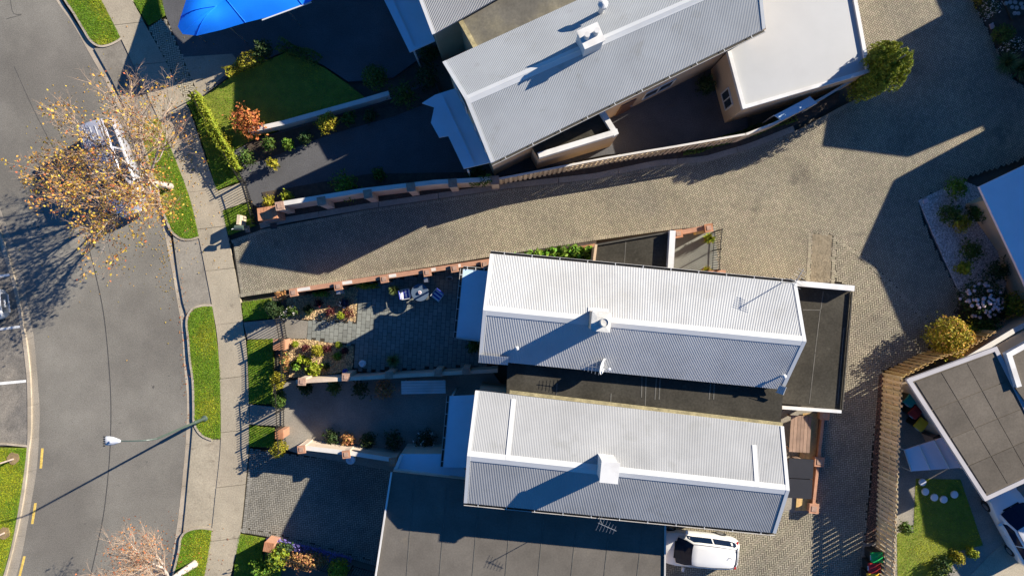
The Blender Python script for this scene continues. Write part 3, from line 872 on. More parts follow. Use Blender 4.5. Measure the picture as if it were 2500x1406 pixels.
def gable_house(name, label, px, he, hr, roof_m, wall_m, ridge_m, corr=True, flashing=True, pitch=.076, amp=.011):
    """px: NL NR SR SL eave corners (photo pixels at eave height), RL RR ridge ends"""
    W = {k: P(*v, he if k[0] in 'NS' else hr) for k, v in px.items()}
    c = (W['NL'] + W['NR'] + W['SR'] + W['SL']) / 4
    r = thing(name, label, 'house', (c.x, c.y, 0))
    cm = Vector((c.x, c.y, 0))
    def ins(p, d=.22):
        """moved in from the eave towards the middle"""
        q = Vector(p); q.z = 0
        return q
    ux = (W['NR'] - W['NL']).normalized(); uy = (W['NL'] - W['SL']); uy.z = 0; uy.normalize()
    d = .22
    nl, nr = W['NL'] + ux * .12 - uy * d, W['NR'] - ux * .12 - uy * d
    sl, sr = W['SL'] + ux * .12 + uy * d, W['SR'] - ux * .12 + uy * d
    rl = W['RL'] + ux * .12; rr = W['RR'] - ux * .12
    # height of the wall just under the sloping roof
    def zr(p):
        return he + .1
    w = MB()
    drop = .06
    for p in (rl, rr): p.z -= .10
    for p in (nl, nr, sl, sr): p.z = he + .04
    lo = [Vector((p.x, p.y, -.3)) for p in (nl, nr, sr, sl)]
    w.add([lo[0], lo[1], nr, nl], [(0, 1, 2, 3)])
    w.add([lo[2], lo[3], sl, sr], [(0, 1, 2, 3)])
    w.add([lo[1], lo[2], sr, rr, nr], [(0, 1, 2, 3, 4)])
    w.add([lo[3], lo[0], nl, rl, sl], [(0, 1, 2, 3, 4)])
    w.build('wall', wall_m, r)
    if corr:
        corr_plane('roof', W['NL'], W['NR'], W['RL'], W['RR'], roof_m, r, pitch=pitch, amp=amp)
        corr_plane('roof', W['SL'], W['SR'], W['RL'], W['RR'], roof_m, r, pitch=pitch, amp=amp)
    # solid deck below the sheets
    dk = MB()
    t = Vector((0, 0, .07))
    for a0, a1 in (('NL', 'NR'), ('SL', 'SR')):
        lw = Vector((0, 0, .13 if corr else 0))
        q = [W[a0] - lw * .3, W[a1] - lw * .3, W['RR'] - lw - Vector((0, 0, .004)), W['RL'] - lw - Vector((0, 0, .004))]
        dk.add([p for p in q] + [p - t for p in q], [(0, 1, 2, 3), (7, 6, 5, 4), (0, 4, 5, 1), (1, 5, 6, 2), (2, 6, 7, 3), (3, 7, 4, 0)])
    dk.build('roof_deck' if corr else 'roof', roof_m if not corr else M['flash_blue'], r)
    if flashing:
        up = Vector((0, 0, .055))
        for a, b in ((W['NL'], W['RL']), (W['SL'], W['RL']), (W['NR'], W['RR']), (W['SR'], W['RR'])):
            inw = ux if a in (W['NL'], W['SL']) else -ux
            MB().beam(a + up + inw * .07, b + up + inw * .07, .16, .03).build('barge_flashing', ridge_m, r)
        # two leaves of ridge flashing
        for s_, e0, e1 in ((1, 'NL', 'NR'), (-1, 'SL', 'SR')):
            dn0 = (W[e0] - W['RL']).normalized(); dn1 = (W[e1] - W['RR']).normalized()
            upn = Vector((0, 0, .06))
            q = [W['RL'] + upn, W['RR'] + upn, W['RR'] + dn1 * .24 + upn, W['RL'] + dn0 * .24 + upn]
            th = Vector((0, 0, .012))
            MB().add([p for p in q] + [p - th for p in q], [(0, 1, 2, 3), (7, 6, 5, 4), (0, 4, 5, 1), (1, 5, 6, 2), (2, 6, 7, 3), (3, 7, 4, 0)]).build('ridge_cap', ridge_m, r)
    return r, W, (nl, nr, sr, sl), ux, uy

def gutter(parent, a, b, outw, n=11, strap=True):
    a, b, o = Vector(a), Vector(b), Vector(outw).normalized()
    g = MB()
    w = .12
    base = -.02
    g.beam(a + o * .02 + Vector((0, 0, base - .08)), b + o * .02 + Vector((0, 0, base - .08)), .012, .12)
    g.beam(a + o * (w + .02) + Vector((0, 0, base - .06)), b + o * (w + .02) + Vector((0, 0, base - .06)), .016, .13)
    gt = g.build('gutter', M['gutter'], parent)
    MB().beam(a + o * (w / 2 + .02) + Vector((0, 0, base - .12)), b + o * (w / 2 + .02) + Vector((0, 0, base - .12)), w - .012, .015).build('gutter_bed', M['gutter_dark'], gt)
    if strap:
        for i in range(n):
            p = a.lerp(b, (i + .5) / n)
            MB().beam(p + o * .0 + Vector((0, 0, base + .01)), p + o * (w + .03) + Vector((0, 0, base + .01)), .03, .012).build('strap', M['flash_white'], gt)
    return gt

def flat_block(name, label, cat, px, h, roof_m, wall_m, par_m=None, par_w=.2, par_h=.2, sides=None, parent=None, wall_in=.0, roof_name='roof'):
    """flat roofed block: walls, roof sheet and parapet beams on chosen sides"""
    w = [P(*p, h) for p in px]
    c = sum(w, Vector((0, 0, 0))) / len(w)
    r = parent or thing(name, label, cat, (c.x, c.y, 0))
    pts = [p.xy.to_tuple() if hasattr(p.xy, 'to_tuple') else tuple(p.xy) for p in w]
    if area2(pts) < 0:
        pts = pts[::-1]; w = w[::-1]
        if sides is not None: sides = [(len(px) - 2 - s) % len(px) for s in sides]
    n = len(pts)
    wm = MB()
    wq = [p - (p - c).normalized() * wall_in for p in w]
    for i in range(n):
        a, b = wq[i], wq[(i + 1) % n]
        wm.add([(a.x, a.y, -.3), (b.x, b.y, -.3), (b.x, b.y, h - .12), (a.x, a.y, h - .12)], [(0, 1, 2, 3)])
    wm.build('wall', wall_m, r)
    MB().prism([((p[0] - c.x) * .999 + c.x, (p[1] - c.y) * .999 + c.y) for p in pts], h - .16, h).build(roof_name, roof_m, r)
    for i in (range(n) if sides is None else sides):
        if par_m is None: break
        a, b = w[i], w[(i + 1) % n]
        d = (b - a).normalized(); inn = Vector((-d.y, d.x, 0))
        o = inn * (par_w / 2 - .01)
        e = d * (.004 * (1 if i % 2 else -1))
        MB().beam(a + o + e + UP * (par_h / 2 - .06), b + o + e + UP * (par_h / 2 - .06), par_w, par_h + .12 + .003 * i).build('parapet', par_m, r)
    return r, w, c

# --- main house
main, W1, C1, ux1, uy1 = gable_house('house', 'white corrugated gable-roofed house with square capped chimney in the middle of the photo',
    dict(NL=(1197, 620), NR=(1943, 691), SR=(1912, 950), SL=(1169, 877), RL=(1180, 757), RR=(1967, 833)), 4.8, 5.68, M['roof_white'], M['render_cream'], M['flash_white'])
gutter(main, W1['NL'], W1['NR'], uy1, 11)
for a, b in (((1168, 884), (1240, 890)), ((1895, 957), (1913, 963))):
    A, B_ = P(*a, 4.75), P(*b, 4.75)
    corr_plane('eave_extension', A, B_, A + uy1 * .40 + UP * .27, B_ + uy1 * .40 + UP * .27, M['roof_white'], main)
    MB().beam(A - UP * .03, B_ - UP * .03, .03, .12).build('fascia', M['flash_white'], main)
# chimney
ch = P(1468, 785, 7.05)
zr0 = 6.2
chm = MB().box((ch.x, ch.y, 6.0), (.78, .78, 1.9), -.1).build('chimney', M['render_cream'], main)
capm_ = MB().box((ch.x, ch.y, 6.98), (.86, .88, .10), -.1)
R_ = Matrix.Rotation(-.1, 3, 'Z')
vs_ = [ch + R_ @ Vector((sx * q, sy * q, 0)) + UP * z for q, z in ((.42, -.018), (.2, .008)) for sx, sy in ((-1, -1), (1, -1), (1, 1), (-1, 1))]
capm_.add(vs_, [(4, 5, 6, 7), (0, 1, 5, 4), (1, 2, 6, 5), (2, 3, 7, 6), (3, 0, 4, 7)])
capm_.build('chimney_cap', M['concrete_cap'], chm)
MB().lathe((ch.x + .10, ch.y - .02, 7.0), [(.17, 0), (.17, .30), (.205, .30), (.205, .38), (.16, .40), (.16, .36), (.02, .36)], 20).build('flue', M['concrete_cap'], chm, smooth=False)
fl = MB()
dnN = (W1['NL'] - W1['RL']).normalized(); dnS = (W1['SL'] - W1['RL']).normalized()
rc = W1['RL'].lerp(W1['RR'], (ch.x - W1['RL'].x) / (W1['RR'].x - W1['RL'].x))
for dn in (dnN,):
    a = rc + dn * .40 + UP * .075 - ux1 * .47; b = rc + dn * .40 + UP * .075 + ux1 * .47
    fl.add([a, b, b + dn * .22, a + dn * .22, a - UP * .02, b - UP * .02, b + dn * .22 - UP * .02, a + dn * .22 - UP * .02], [(0, 1, 2, 3), (7, 6, 5, 4), (0, 4, 5, 1), (1, 5, 6, 2), (2, 6, 7, 3), (3, 7, 4, 0)])
fl.build('chimney_flashing', M['flash_white'], main)
# vents on the roof
for (px, py, h) in ((1262, 850, 5.25), (1914, 918, 5.35)):
    v = P(px, py, h)
    vo = MB().lathe((v.x, v.y, h - .75), [(.045, 0), (.045, .75), (.045, .75)], 10).build('vent_pipe', M['flash_white'], main)
    MB().lathe((v.x, v.y, h), [(.10, 0), (.10, .07), (.03, .12)], 12).build('vent_cap', M['flash_white'], vo)
# walls of the main house seen from the garden
nl, nr, sr, sl = C1
window(main, nl.lerp(sl, .10), nl.lerp(sl, .35), 3.2, 4.4, -ux1)
window(main, nl.lerp(sl, .6), nl.lerp(sl, .9), 3.2, 4.4, -ux1)
door(main, nl.lerp(sl, .45), nl.lerp(sl, .65), 2.1, -ux1)
for t in (.35, .5, .62):
    window(main, nl.lerp(nr, t), nl.lerp(nr, t + .07), 3.3, 4.4, uy1)
# flat entrance roof on the garden side
ent = thing('entrance_canopy', 'flat white sheet roof over the garden door at the left end of the white house', 'canopy', P(1150, 745))
EC = [(1131, 657), (1192, 662), (1172, 832), (1114, 824)]
w = [P(*p, 2.62) for p in EC]
MB().prism([tuple(p.xy) for p in w], 2.5, 2.62).build('roof', M['canopy_white'], ent)
cI = sum(w, Vector()) / 4
MB().prism([tuple((p.lerp(cI, .2)).xy + Vector((.13, 0))) for p in w], 2.62, 2.66).build('raised_panel', M['canopy_white'], ent)
g1 = gutter(ent, w[0] + UP * .05, w[3] + UP * .05, (-1, 0.1, 0), 6)
g2 = gutter(ent, w[0] + UP * .06, w[1] + UP * .06, (0, 1, 0), 3)
MB().beam(w[3] + UP * .0, w[2], .06, .2).build('fascia', M['gutter'], ent)
for q in (w[0], w[3]):
    MB().tube([(q.x + .12, q.y * .995, 0), (q.x + .12, q.y * .995, 2.5)], .05, 8).build('post', M['parapet_white'], ent)
ent_wall = MB()
# garage
gar, wg, cg = flat_block('garage', 'garage with dark flat roof and white parapet at the right of the white house', 'garage',
    [(1760, 676), (2078, 702), (2053, 1000), (1908, 985), (1925, 720), (1760, 700)], 2.9, M['membrane'], M['render_tan'], None)
a, b = P(1768, 676, 3.2), P(2079, 704, 3.2)
MB().beam(a, b, .26, .62).build('parapet', M['parapet_white'], gar)
a, b = P(1775, 671, 3.22) + UP * .0, P(2076, 697, 3.22)
a, b = P(1908, 994, 3.0), P(2052, 1004, 3.0)
MB().beam(a, b, .14, .22).build('parapet', M['parapet_white'], gar)
a, b = P(2080, 712, 3.0), P(2055, 1000, 3.0)
MB().beam(a, b, .05, .12).build('edge_trim', M['gutter_dark'], gar)
for pts in (((2010, 712), (2004, 755)), ((2003, 755), (1990, 860)), ((1990, 862), (1976, 985)), ((1960, 756), (2003, 757)), ((2061, 800), (2045, 985))):
    MB().beam(P(*pts[0], 2.903), P(*pts[1], 2.903), .035, .012).build('seam', M['membrane_seam'], gar)
# garage door and side door (north face)
a, b = P(1790, 690, 0), P(1925, 702, 0)
# flat roof between the two houses
sf, ws, cs = flat_block('flat_roof_link', 'long dark flat roof filling the gap between the two white-roofed houses', 'flat roof',
    [(1238, 884), (1912, 948), (1910, 988), (1905, 1050), (1236, 980)], 4.35, M['membrane'], M['render_tan'], None)
for pts in (((1568, 905), (1566, 970)), ((1578, 905), (1575, 990)), ((1603, 920), (1599, 975)), ((1612, 921), (1609, 975)), ((1735, 935), (1731, 975)), ((1744, 936), (1742, 975)), ((1360, 935), (1357, 985)), ((1492, 960), (1490, 995))):
    MB().beam(P(*pts[0], 4.354), P(*pts[1], 4.354), .05, .014).build('seam', M['membrane_seam'], sf)
# north flat roof beside the iron gate
nf, wn_, cn = flat_block('porch', 'small dark flat-roofed porch with a white side parapet, above the corrugated roof', 'porch',
    [(1458, 598), (1640, 566), (1634, 662), (1452, 642)], 2.9, M['membrane'], M['render_tan'], None)
MB().beam(P(1640, 564, 3.05), P(1634, 664, 3.05), .28, .5).build('parapet', M['parapet_white'], nf)
MB().beam(P(1455, 597, 2.95), P(1449, 645, 2.95), .12, .2).build('fascia', M['render_tan'], nf)
MB().beam(P(1455, 598, 2.95), P(1628, 568, 2.95), .08, .14).build('edge_trim', M['gutter_dark'], nf)
MB().beam(P(1528, 590, 2.903), P(1524, 652, 2.903), .03, .01).build('seam', M['membrane_seam'], nf)

# --- south neighbour
h2, W2, C2, ux2, uy2 = gable_house('house', 'light grey gable-roofed house below the white house, square chimney and two white roof strips',
    dict(NL=(1161, 953), NR=(1912, 1040), SR=(1893, 1300), SL=(1133, 1226), RL=(1141, 1112), RR=(1926, 1196)), 4.8, 5.65, M['roof_grey'], M['render_cream'], M['flash_white'], amp=.006)
gutter(h2, W2['SL'], W2['SR'], -uy2, 11)
ch2 = P(1488, 1152, 7.0)
c2 = MB().box((ch2.x, ch2.y, 6.1), (.72, .84, 1.85), -.1).build('chimney', M['parapet_white'], h2)
MB().box((ch2.x, ch2.y, 7.06), (.80, .92, .08), -.1).build('chimney_cap', M['parapet_white'], c2)
for t in (.125, .90):
    q0 = W2['NL'].lerp(W2['NR'], t); q1 = W2['RL'].lerp(W2['RR'], t)
    MB().beam(q0.lerp(q1, .06 if t < .5 else .35) + UP * .05, q1 + UP * .05, .2, .03).build('roof_strip', M['flash_white'], h2)
MB().beam(W2['NL'].lerp(W2['NR'], .11) + uy2 * .1 - UP * .12, W2['NR'] + uy2 * .06 - UP * .12, .15, .12).build('lichen_gutter', M['lichen'], h2)
nl, nr, sr, sl = C2
window(h2, nl.lerp(sl, .15), nl.lerp(sl, .4), 3.2, 4.4, -ux2)
window(h2, nl.lerp(sl, .6), nl.lerp(sl, .85), 3.2, 4.4, -ux2)
door(h2, nl.lerp(sl, .4), nl.lerp(sl, .55), 2.1, -ux2)
door(h2, nr.lerp(sr, .4), nr.lerp(sr, .55), 2.1, ux2)
window(h2, nr.lerp(sr, .15), nr.lerp(sr, .35), 1.0, 2.2, ux2)
e2 = thing('entrance_canopy', 'flat white sheet roof at the left end of the light grey-roofed lower house', 'canopy', P(1120, 1055))
w = [P(*p, 2.62) for p in [(1098, 967), (1165, 964), (1142, 1142), (1082, 1140)]]
MB().prism([tuple(p.xy) for p in w], 2.5, 2.62).build('roof', M['canopy_white'], e2)
cI = sum(w, Vector()) / 4
MB().prism([tuple((p.lerp(cI, .2)).xy + Vector((.13, 0))) for p in w], 2.62, 2.66).build('raised_panel', M['canopy_white'], e2)
gutter(e2, w[0] + UP * .05, w[3] + UP * .05, (-1, 0.1, 0), 6)
for q in (w[0], w[3]):
    MB().tube([(q.x + .12, q.y, 0), (q.x + .12, q.y, 2.5)], .05, 8).build('post', M['parapet_white'], e2)
p2, _, _ = flat_block('annex', 'low annex with pale flat roof and white edge between patio wall and lower house', 'annex',
    [(978, 1108), (1092, 1108), (1140, 1150), (1132, 1172), (962, 1148)], 2.4, M['canopy_white'], M['render_cream'], M['parapet_white'], .16, .16, [3, 4])
# big garage roof at the bottom
g2, _, _ = flat_block('garage', 'wide dark flat-roofed garage along the bottom edge of the photo', 'garage',
    [(958, 1152), (1135, 1172), (1625, 1276), (1622, 1480), (910, 1480), (922, 1395)], 3.0, M['grey_roof_tile'], M['render_cream'], None)
for x in (1010, 1090, 1170, 1250, 1330, 1410, 1490, 1570):
    MB().beam(P(x, 1175 + (x - 1010) * .19, 3.004), P(x - 22, 1470, 3.004), .04, .02).build('seam', M['membrane_seam'], g2)
MB().beam(P(956, 1152, 3.02), P(906, 1480, 3.02), .08, .14).build('edge_trim', M['parapet_white'], g2)
MB().beam(P(1624, 1276, 3.02), P(1622, 1480, 3.02), .08, .14).build('edge_trim', M['gutter'], g2)

# --- north neighbour
h3, W3, C3, ux3, uy3 = gable_house('house', 'long light grey-roofed house slanting across the top, a chimney on its ridge',
    dict(NL=(1081, 153), NR=(1830, -190), SR=(1867, 70), SL=(1199, 398), RL=(1137, 245), RR=(1853, -70)), 5.1, 6.9, M['roof_dull'], M['render_tan'], M['flash_white'], amp=.004)
gutter(h3, W3['SL'], W3['SR'], -uy3, 10)
ch3 = P(1443, 88, 7.9)
c3 = MB().box((ch3.x, ch3.y, 7.0), (.85, .75, 1.7), .42).build('chimney', M['parapet_white'], h3)
MB().box((ch3.x, ch3.y, 7.88), (.95, .85, .08), .42).build('chimney_cap', M['parapet_white'], c3)
for dx in (-.2, .2):
    MB().lathe((ch3.x + dx, ch3.y + dx * .45, 7.9), [(.12, 0), (.10, .4), (.12, .42)], 10).build('chimney_pot', M['parapet_white'], c3)
v = P(1472, 12, 6.8)
vo = MB().lathe((v.x, v.y, 5.4), [(.12, 0), (.12, 1.3), (.22, 1.32), (.22, 1.5), (.05, 1.6)], 14).build('roof_vent', M['flash_white'], h3)
v = P(1185, 152, 5.3)
MB().lathe((v.x, v.y, 4.7), [(.05, 0), (.05, .6), (.09, .6), (.09, .68), (.02, .7)], 10).build('vent_pipe', M['flash_white'], h3)
nl, nr, sr, sl = C3
window(h3, nl.lerp(sl, .15), nl.lerp(sl, .4), 3.2, 4.4, -ux3)
window(h3, nl.lerp(sl, .6), nl.lerp(sl, .85), 3.2, 4.4, -ux3)
door(h3, sl.lerp(sr, .52), sl.lerp(sr, .58), 2.1, -uy3)
window(h3, sl.lerp(sr, .62), sl.lerp(sr, .74), .9, 2.1, -uy3)
window(h3, sl.lerp(sr, .55), sl.lerp(sr, .68), 3.2, 4.3, -uy3)
e3 = thing('entrance_canopy', 'stepped flat white sheet roof at the left end of the slanting top house', 'canopy', P(1120, 310))
w = [P(*p, 2.62) for p in [(1062, 232), (1118, 214), (1206, 395), (1132, 412), (1094, 332), (1072, 336), (1052, 300), (1060, 262), (1030, 252)]]
MB().prism([tuple(p.xy) for p in w], 2.5, 2.62).build('roof', M['canopy_white'], e3)
for q in (w[0], w[3]):
    MB().tube([(q.x + .2, q.y - .05, 0), (q.x + .2, q.y - .05, 2.5)], .05, 8).build('post', M['parapet_white'], e3)
MB().beam(P(1082, 238, 2.66), P(1158, 400, 2.66), .05, .06).build('ridge_strip', M['canopy_white'], e3)
a3, _, _ = flat_block('annex', 'low annex with dark flat roof and white L-shaped parapet under the slanting top house', 'annex',
    [(1300, 362), (1472, 272), (1508, 330), (1316, 388)], 2.9, M['membrane'], M['render_tan'], M['parapet_white'], .26, .34, [1, 2])
gw, _, _ = flat_block('garage', 'big cream flat-roofed garage at the top right of the slanting house', 'garage',
    [(1775, 128), (1870, 72), (1850, -60), (2078, -60), (2122, 178), (1812, 268)], 2.9, M['cream_roof'], M['render_tan'], M['parapet_white'], .18, .12, [3, 4, 5])
wa, wb = P(1775, 128, 0), P(1812, 268, 0)
k_ = 1 - 2.9 / H
wa, wb = P(1775, 128, 2.9), P(1812, 268, 2.9)
window(gw, wa.lerp(wb, .52), wa.lerp(wb, .82), .7, 1.9, Vector((-1, .2, 0)))
# north-north neighbour
h4, W4, C4, ux4, uy4 = gable_house('house', 'light grey-roofed house cut off by the top edge, left of the brown flat roof',
    dict(NL=(930, -250), NR=(1500, -470), SR=(1560, -200), SL=(1056, 86), RL=(992, -84), RR=(1530, -340)), 4.7, 5.5, M['roof_grey'], M['render_tan'], M['flash_white'])
e4 = thing('entrance_canopy', 'flat white sheet roof in blue shade at the top edge of the photo', 'canopy', P(985, 50))
w = [P(*p, 2.62) for p in [(918, -40), (1000, -60), (1062, 100), (1000, 128)]]
MB().prism([tuple(p.xy) for p in w], 2.5, 2.62).build('roof', M['canopy_white'], e4)
MB().beam(P(950, -20, 2.66), P(1010, 112, 2.66), .05, .06).build('ridge_strip', M['canopy_white'], e4)
for q in (w[0], w[3]):
    MB().tube([(q.x + .2, q.y + .1, 0), (q.x + .2, q.y + .1, 2.5)], .05, 8).build('post', M['parapet_white'], e4)
f4, _, _ = flat_block('flat_roof_link', 'brown lichen-edged flat roof between the two houses at the top', 'flat roof',
    [(1114, 34), (1200, -10), (1500, -170), (1620, -80), (1165, 124)], 4.4, M['membrane_brown'], M['render_tan'], None)
MB().beam(P(1116, 36, 4.43), P(1164, 122, 4.43), .22, .08).build('lichen_edge', M['lichen'], f4)
MB().beam(P(1170, 122, 4.43), P(1440, 0, 4.43), .16, .08).build('lichen_edge', M['lichen'], f4)

# --- houses on the right
h5, _, _ = flat_block('house', 'low house with a plain pale blue-grey roof at the right edge', 'house',
    [(2391, 456), (2640, 338), (2700, 640), (2560, 820), (2478, 640)], 2.4, M['blue_grey_roof'], M['render_tan'], None, wall_in=1.0)
h7, w7, _ = flat_block('house', 'low house with a grey panelled flat roof and pale rim at the lower right', 'house',
    [(2212, 926), (2432, 846), (2580, 1140), (2404, 1222)], 3.0, M['taupe_roof'], M['render_cream'], M['rim_grey'], .2, .05, wall_in=1.1)
A_, B_, C_, D_ = [P(*p, 3.0) for p in [(2212, 926), (2432, 846), (2580, 1140), (2404, 1222)]]
for i in range(3):
    for j in range(4):
        def q(u, v_): return A_.lerp(B_, u).lerp(D_.lerp(C_, u), v_)
        u0, u1 = .07 + i * .287, .07 + (i + 1) * .287 - .007
        v0, v1 = .04 + j * .23, .04 + (j + 1) * .23 - .005
        MB().prism([tuple(q(*t).xy) for t in ((u0, v0), (u1, v0), (u1, v1), (u0, v1))], 3.0, 3.03 + random.uniform(0, .008)).build('roof_panel', M['taupe_roof'], h7)
h8, _, _ = flat_block('house', 'taller house with a grey roof cut off by the right edge, above the panelled roof', 'house',
    [(2452, 862), (2600, 780), (2700, 900), (2560, 1060), (2478, 945)], 3.15, M['taupe_roof'], M['render_tan'], M['parapet_white'], .25, .15, [0, 4])
hC, _, _ = flat_block('house', 'rendered house beyond the lower right edge shading the back lawn', 'house',
    [(1250 + (x - 1250) / (1 - 5.0 / H), 703 + (y - 703) / (1 - 5.0 / H)) for x, y in [(2650, 962), (2900, 820), (3000, 1150), (2790, 1150), (2672, 1085)]], 5.0, M['grey_roof_tile'], M['render_tan'], None)
# houses beyond the frame that throw the shadows on the driveway
hA, _, _ = flat_block('house', 'two storey rendered house beyond the right edge whose shadow crosses the driveway', 'house',
    [(1250 + (x - 23 - 1250) / (1 - 6.0 / H), 703 + (y + 13 - 703) / (1 - 6.0 / H)) for x, y in [(2615, 347), (2700, 157), (2760, 125), (2930, 47), (2917, 26), (3200, -80), (3250, 300), (2900, 560), (2725, 530), (2655, 372)]], 6.0, M['grey_roof_tile'], M['render_tan'], None)
hB, _, _ = flat_block('house', 'tall rendered house beyond the top right corner whose shadow covers the driveway', 'house',
    [(1250 + (x - 27 - 1250) / (1 - 7.0 / H), 703 + (y + 15 - 703) / (1 - 7.0 / H)) for x, y in [(2640, -148), (2612, 28), (2822, 55), (3002, -20), (3250, -150), (3260, -520), (2840, -540), (2889, -330), (2912, -278)]], 7.0, M['grey_roof_tile'], M['render_cream'], None)

# ------------------------------------------------------------------ garden walls
def pillar(parent, c, z1, s, rz, m, capm, cap_s=.06, cap_h=.07):
    p = MB().box((c.x, c.y, z1 / 2 - .15), (s, s, z1 + .3), rz).build('pillar', m, parent)
    MB().box((c.x, c.y, z1 + cap_h / 2), (s + cap_s, s + cap_s, cap_h), rz).build('cap', capm, p)
    MB().box((c.x, c.y, z1 + cap_h + .012), (s * .62, s * .62, .03), rz).build('cap_block', M['brick_cap'], p)
    return p

def wall(label, pts_px, h, th, m, pillars=(), ps=.36, pm=None, capm=None, coping=None, step=None, ph=.12, name='garden_wall', caph=None):
    """wall along pixels read at ground level; pillars at fractions of the length"""
    p = [P(*q, 0) for q in pts_px]
    c = sum(p, Vector()) / len(p)
    r = thing(name, label, 'wall', (c.x, c.y, 0))
    for i in range(len(p) - 1):
        a, b = p[i], p[i + 1]
        MB().beam(a + UP * (h / 2 - .15), b + UP * (h / 2 - .15), th, h + .3).build('wall_panel', m, r)
        if coping is not None:
            MB().beam(a + UP * (h + .025), b + UP * (h + .025), th + .05, .05).build('coping', coping, r)
    for q, rz in pillars:
        pillar(r, P(*q, 0), h + ph, ps, rz, pm or m, capm or m)
    return r
def top2base(x, y, h):
    k = 1 - h / H
    return (CX + (x - CX) * k, CY + (y - CY) * k)
# north side of the main garden (pixels read on top of the wall, 1.6 m up)
rzN = .155
T = lambda x, y: top2base(x, y, 1.6)
nwall = wall('orange brick garden wall with short white cappings along the upper side of the patio', [T(705, 711), T(1215, 634)], 1.4, .19, M['terracotta'],
    [(T(716, 714), rzN), (T(825, 699), rzN), (T(938, 681), rzN), (T(1043, 665), rzN), (T(1110, 655), rzN), (T(1184, 645), rzN)], .34, M['terracotta'], M['terracotta_pale'], M['terracotta_pale'])
for x0, x1 in ((724, 755), (834, 858), (948, 966), (1052, 1063), (1118, 1124)):
    f = lambda x: 711 - (x - 705) * .151
    a, b = P(*top2base(x0, f(x0), 1.6)), P(*top2base(x1, f(x1), 1.6))
    MB().beam(a + UP * 1.44, b + UP * 1.44, .16, .05).build('white_capping', M['coping_white'], nwall)  # short white strips laid on the wall top beside the pillars
T2 = lambda x, y: top2base(x, y, 1.7)
swall = wall('cream rendered garden wall with brick pillars along the lower side of the patio', [T2(722, 932), T2(1215, 905)], 1.6, .14, M['render_cream'],
    [(T2(738, 931), -.03), (T2(845, 920), -.03), (T2(950, 915), -.03), (T2(1070, 909), -.03), (T2(1138, 905), -.03)], .32, M['render_cream'], M['brick_cap'], M['render_cream'])
kw = wall('low brick edge wall beside the leafy bed under the gutter', [(1205, 641), (1452, 600)], .3, .2, M['terracotta'])
# courtyard brick wall
cw = wall('short orange brick wall with a timber inset above the courtyard', [top2base(1652, 569, 1.5), top2base(1738, 553, 1.5)], 1.45, .24, M['terracotta_pale'],
    [(top2base(1655, 571, 1.5), .15), (top2base(1729, 557, 1.5), .15)], .36, M['terracotta_pale'], M['terracotta'])
a, b = P(*top2base(1696, 570, 1.0)), P(*top2base(1717, 566, 1.0))
MB().beam(a + UP * 1.0, b + UP * 1.0, .14, .5).build('timber_inset', M['timber_gold'], cw)
cw2 = wall('small orange brick pier at the foot of the courtyard gate', [top2base(1733, 666, 1.2), top2base(1768, 670, 1.2)], 1.1, .3, M['terracotta'],
    [(top2base(1760, 669, 1.2), -.1)], .36, M['terracotta'], M['terracotta_pale'])
# along the shared driveway, cream wall with pillars (top edge read at 1.9 m)
T3 = lambda x, y: top2base(x, y, 1.85)
dw = wall('cream rendered driveway wall with stepped pillars below the blurred front gardens', [T3(690, 497), T3(880, 466), T3(1060, 445), T3(1208, 437)], 1.8, .18, M['render_cream'],
    [(T3(683, 503), .16), (T3(785, 491), .16), (T3(898, 474), .16), (T3(1003, 457), .14), (T3(1105, 447), .10), (T3(1208, 440), .08)], .38, M['render_cream'], M['brick_cap'], M['coping_white'], ph=.0)
# white low wall in the north yard, walls of the south yard
wall('low white curved wall beside the shrubs of the dark upper garden', [(618, 326), (700, 308), (800, 280), (880, 258), (955, 236)], .7, .24, M['coping_white'])
T4 = lambda x, y: top2base(x, y, 1.6)
wall('cream wall with brick pillars between lower patio and grey driveway', [T4(728, 1092), T4(850, 1106), T4(965, 1124)], 1.5, .17, M['render_cream'],
    [(T4(737, 1096), .1), (T4(846, 1108), .1), (T4(960, 1126), .1)], .34, M['render_cream'], M['terracotta_pale'], M['coping_white'])
T5 = lambda x, y: top2base(x, y, .45)
wall('low orange brick yard wall with three square pillars beside the golden deck', [T5(2013, 1008), T5(1987, 1246)], .32, .10, M['terracotta_pale'],
    [(T5(2013, 1013), -.08), (T5(2000, 1127), -.08), (T5(1987, 1241), -.08)], .44, M['terracotta_pale'], M['terracotta_pale'], M['terracotta_pale'], ph=.1)
wall('tan rendered yard wall behind the golden shrub on the right', [(2300, 872), (2420, 800), (2500, 760)], 1.8, .2, M['render_tan'], coping=M['coping_white'])

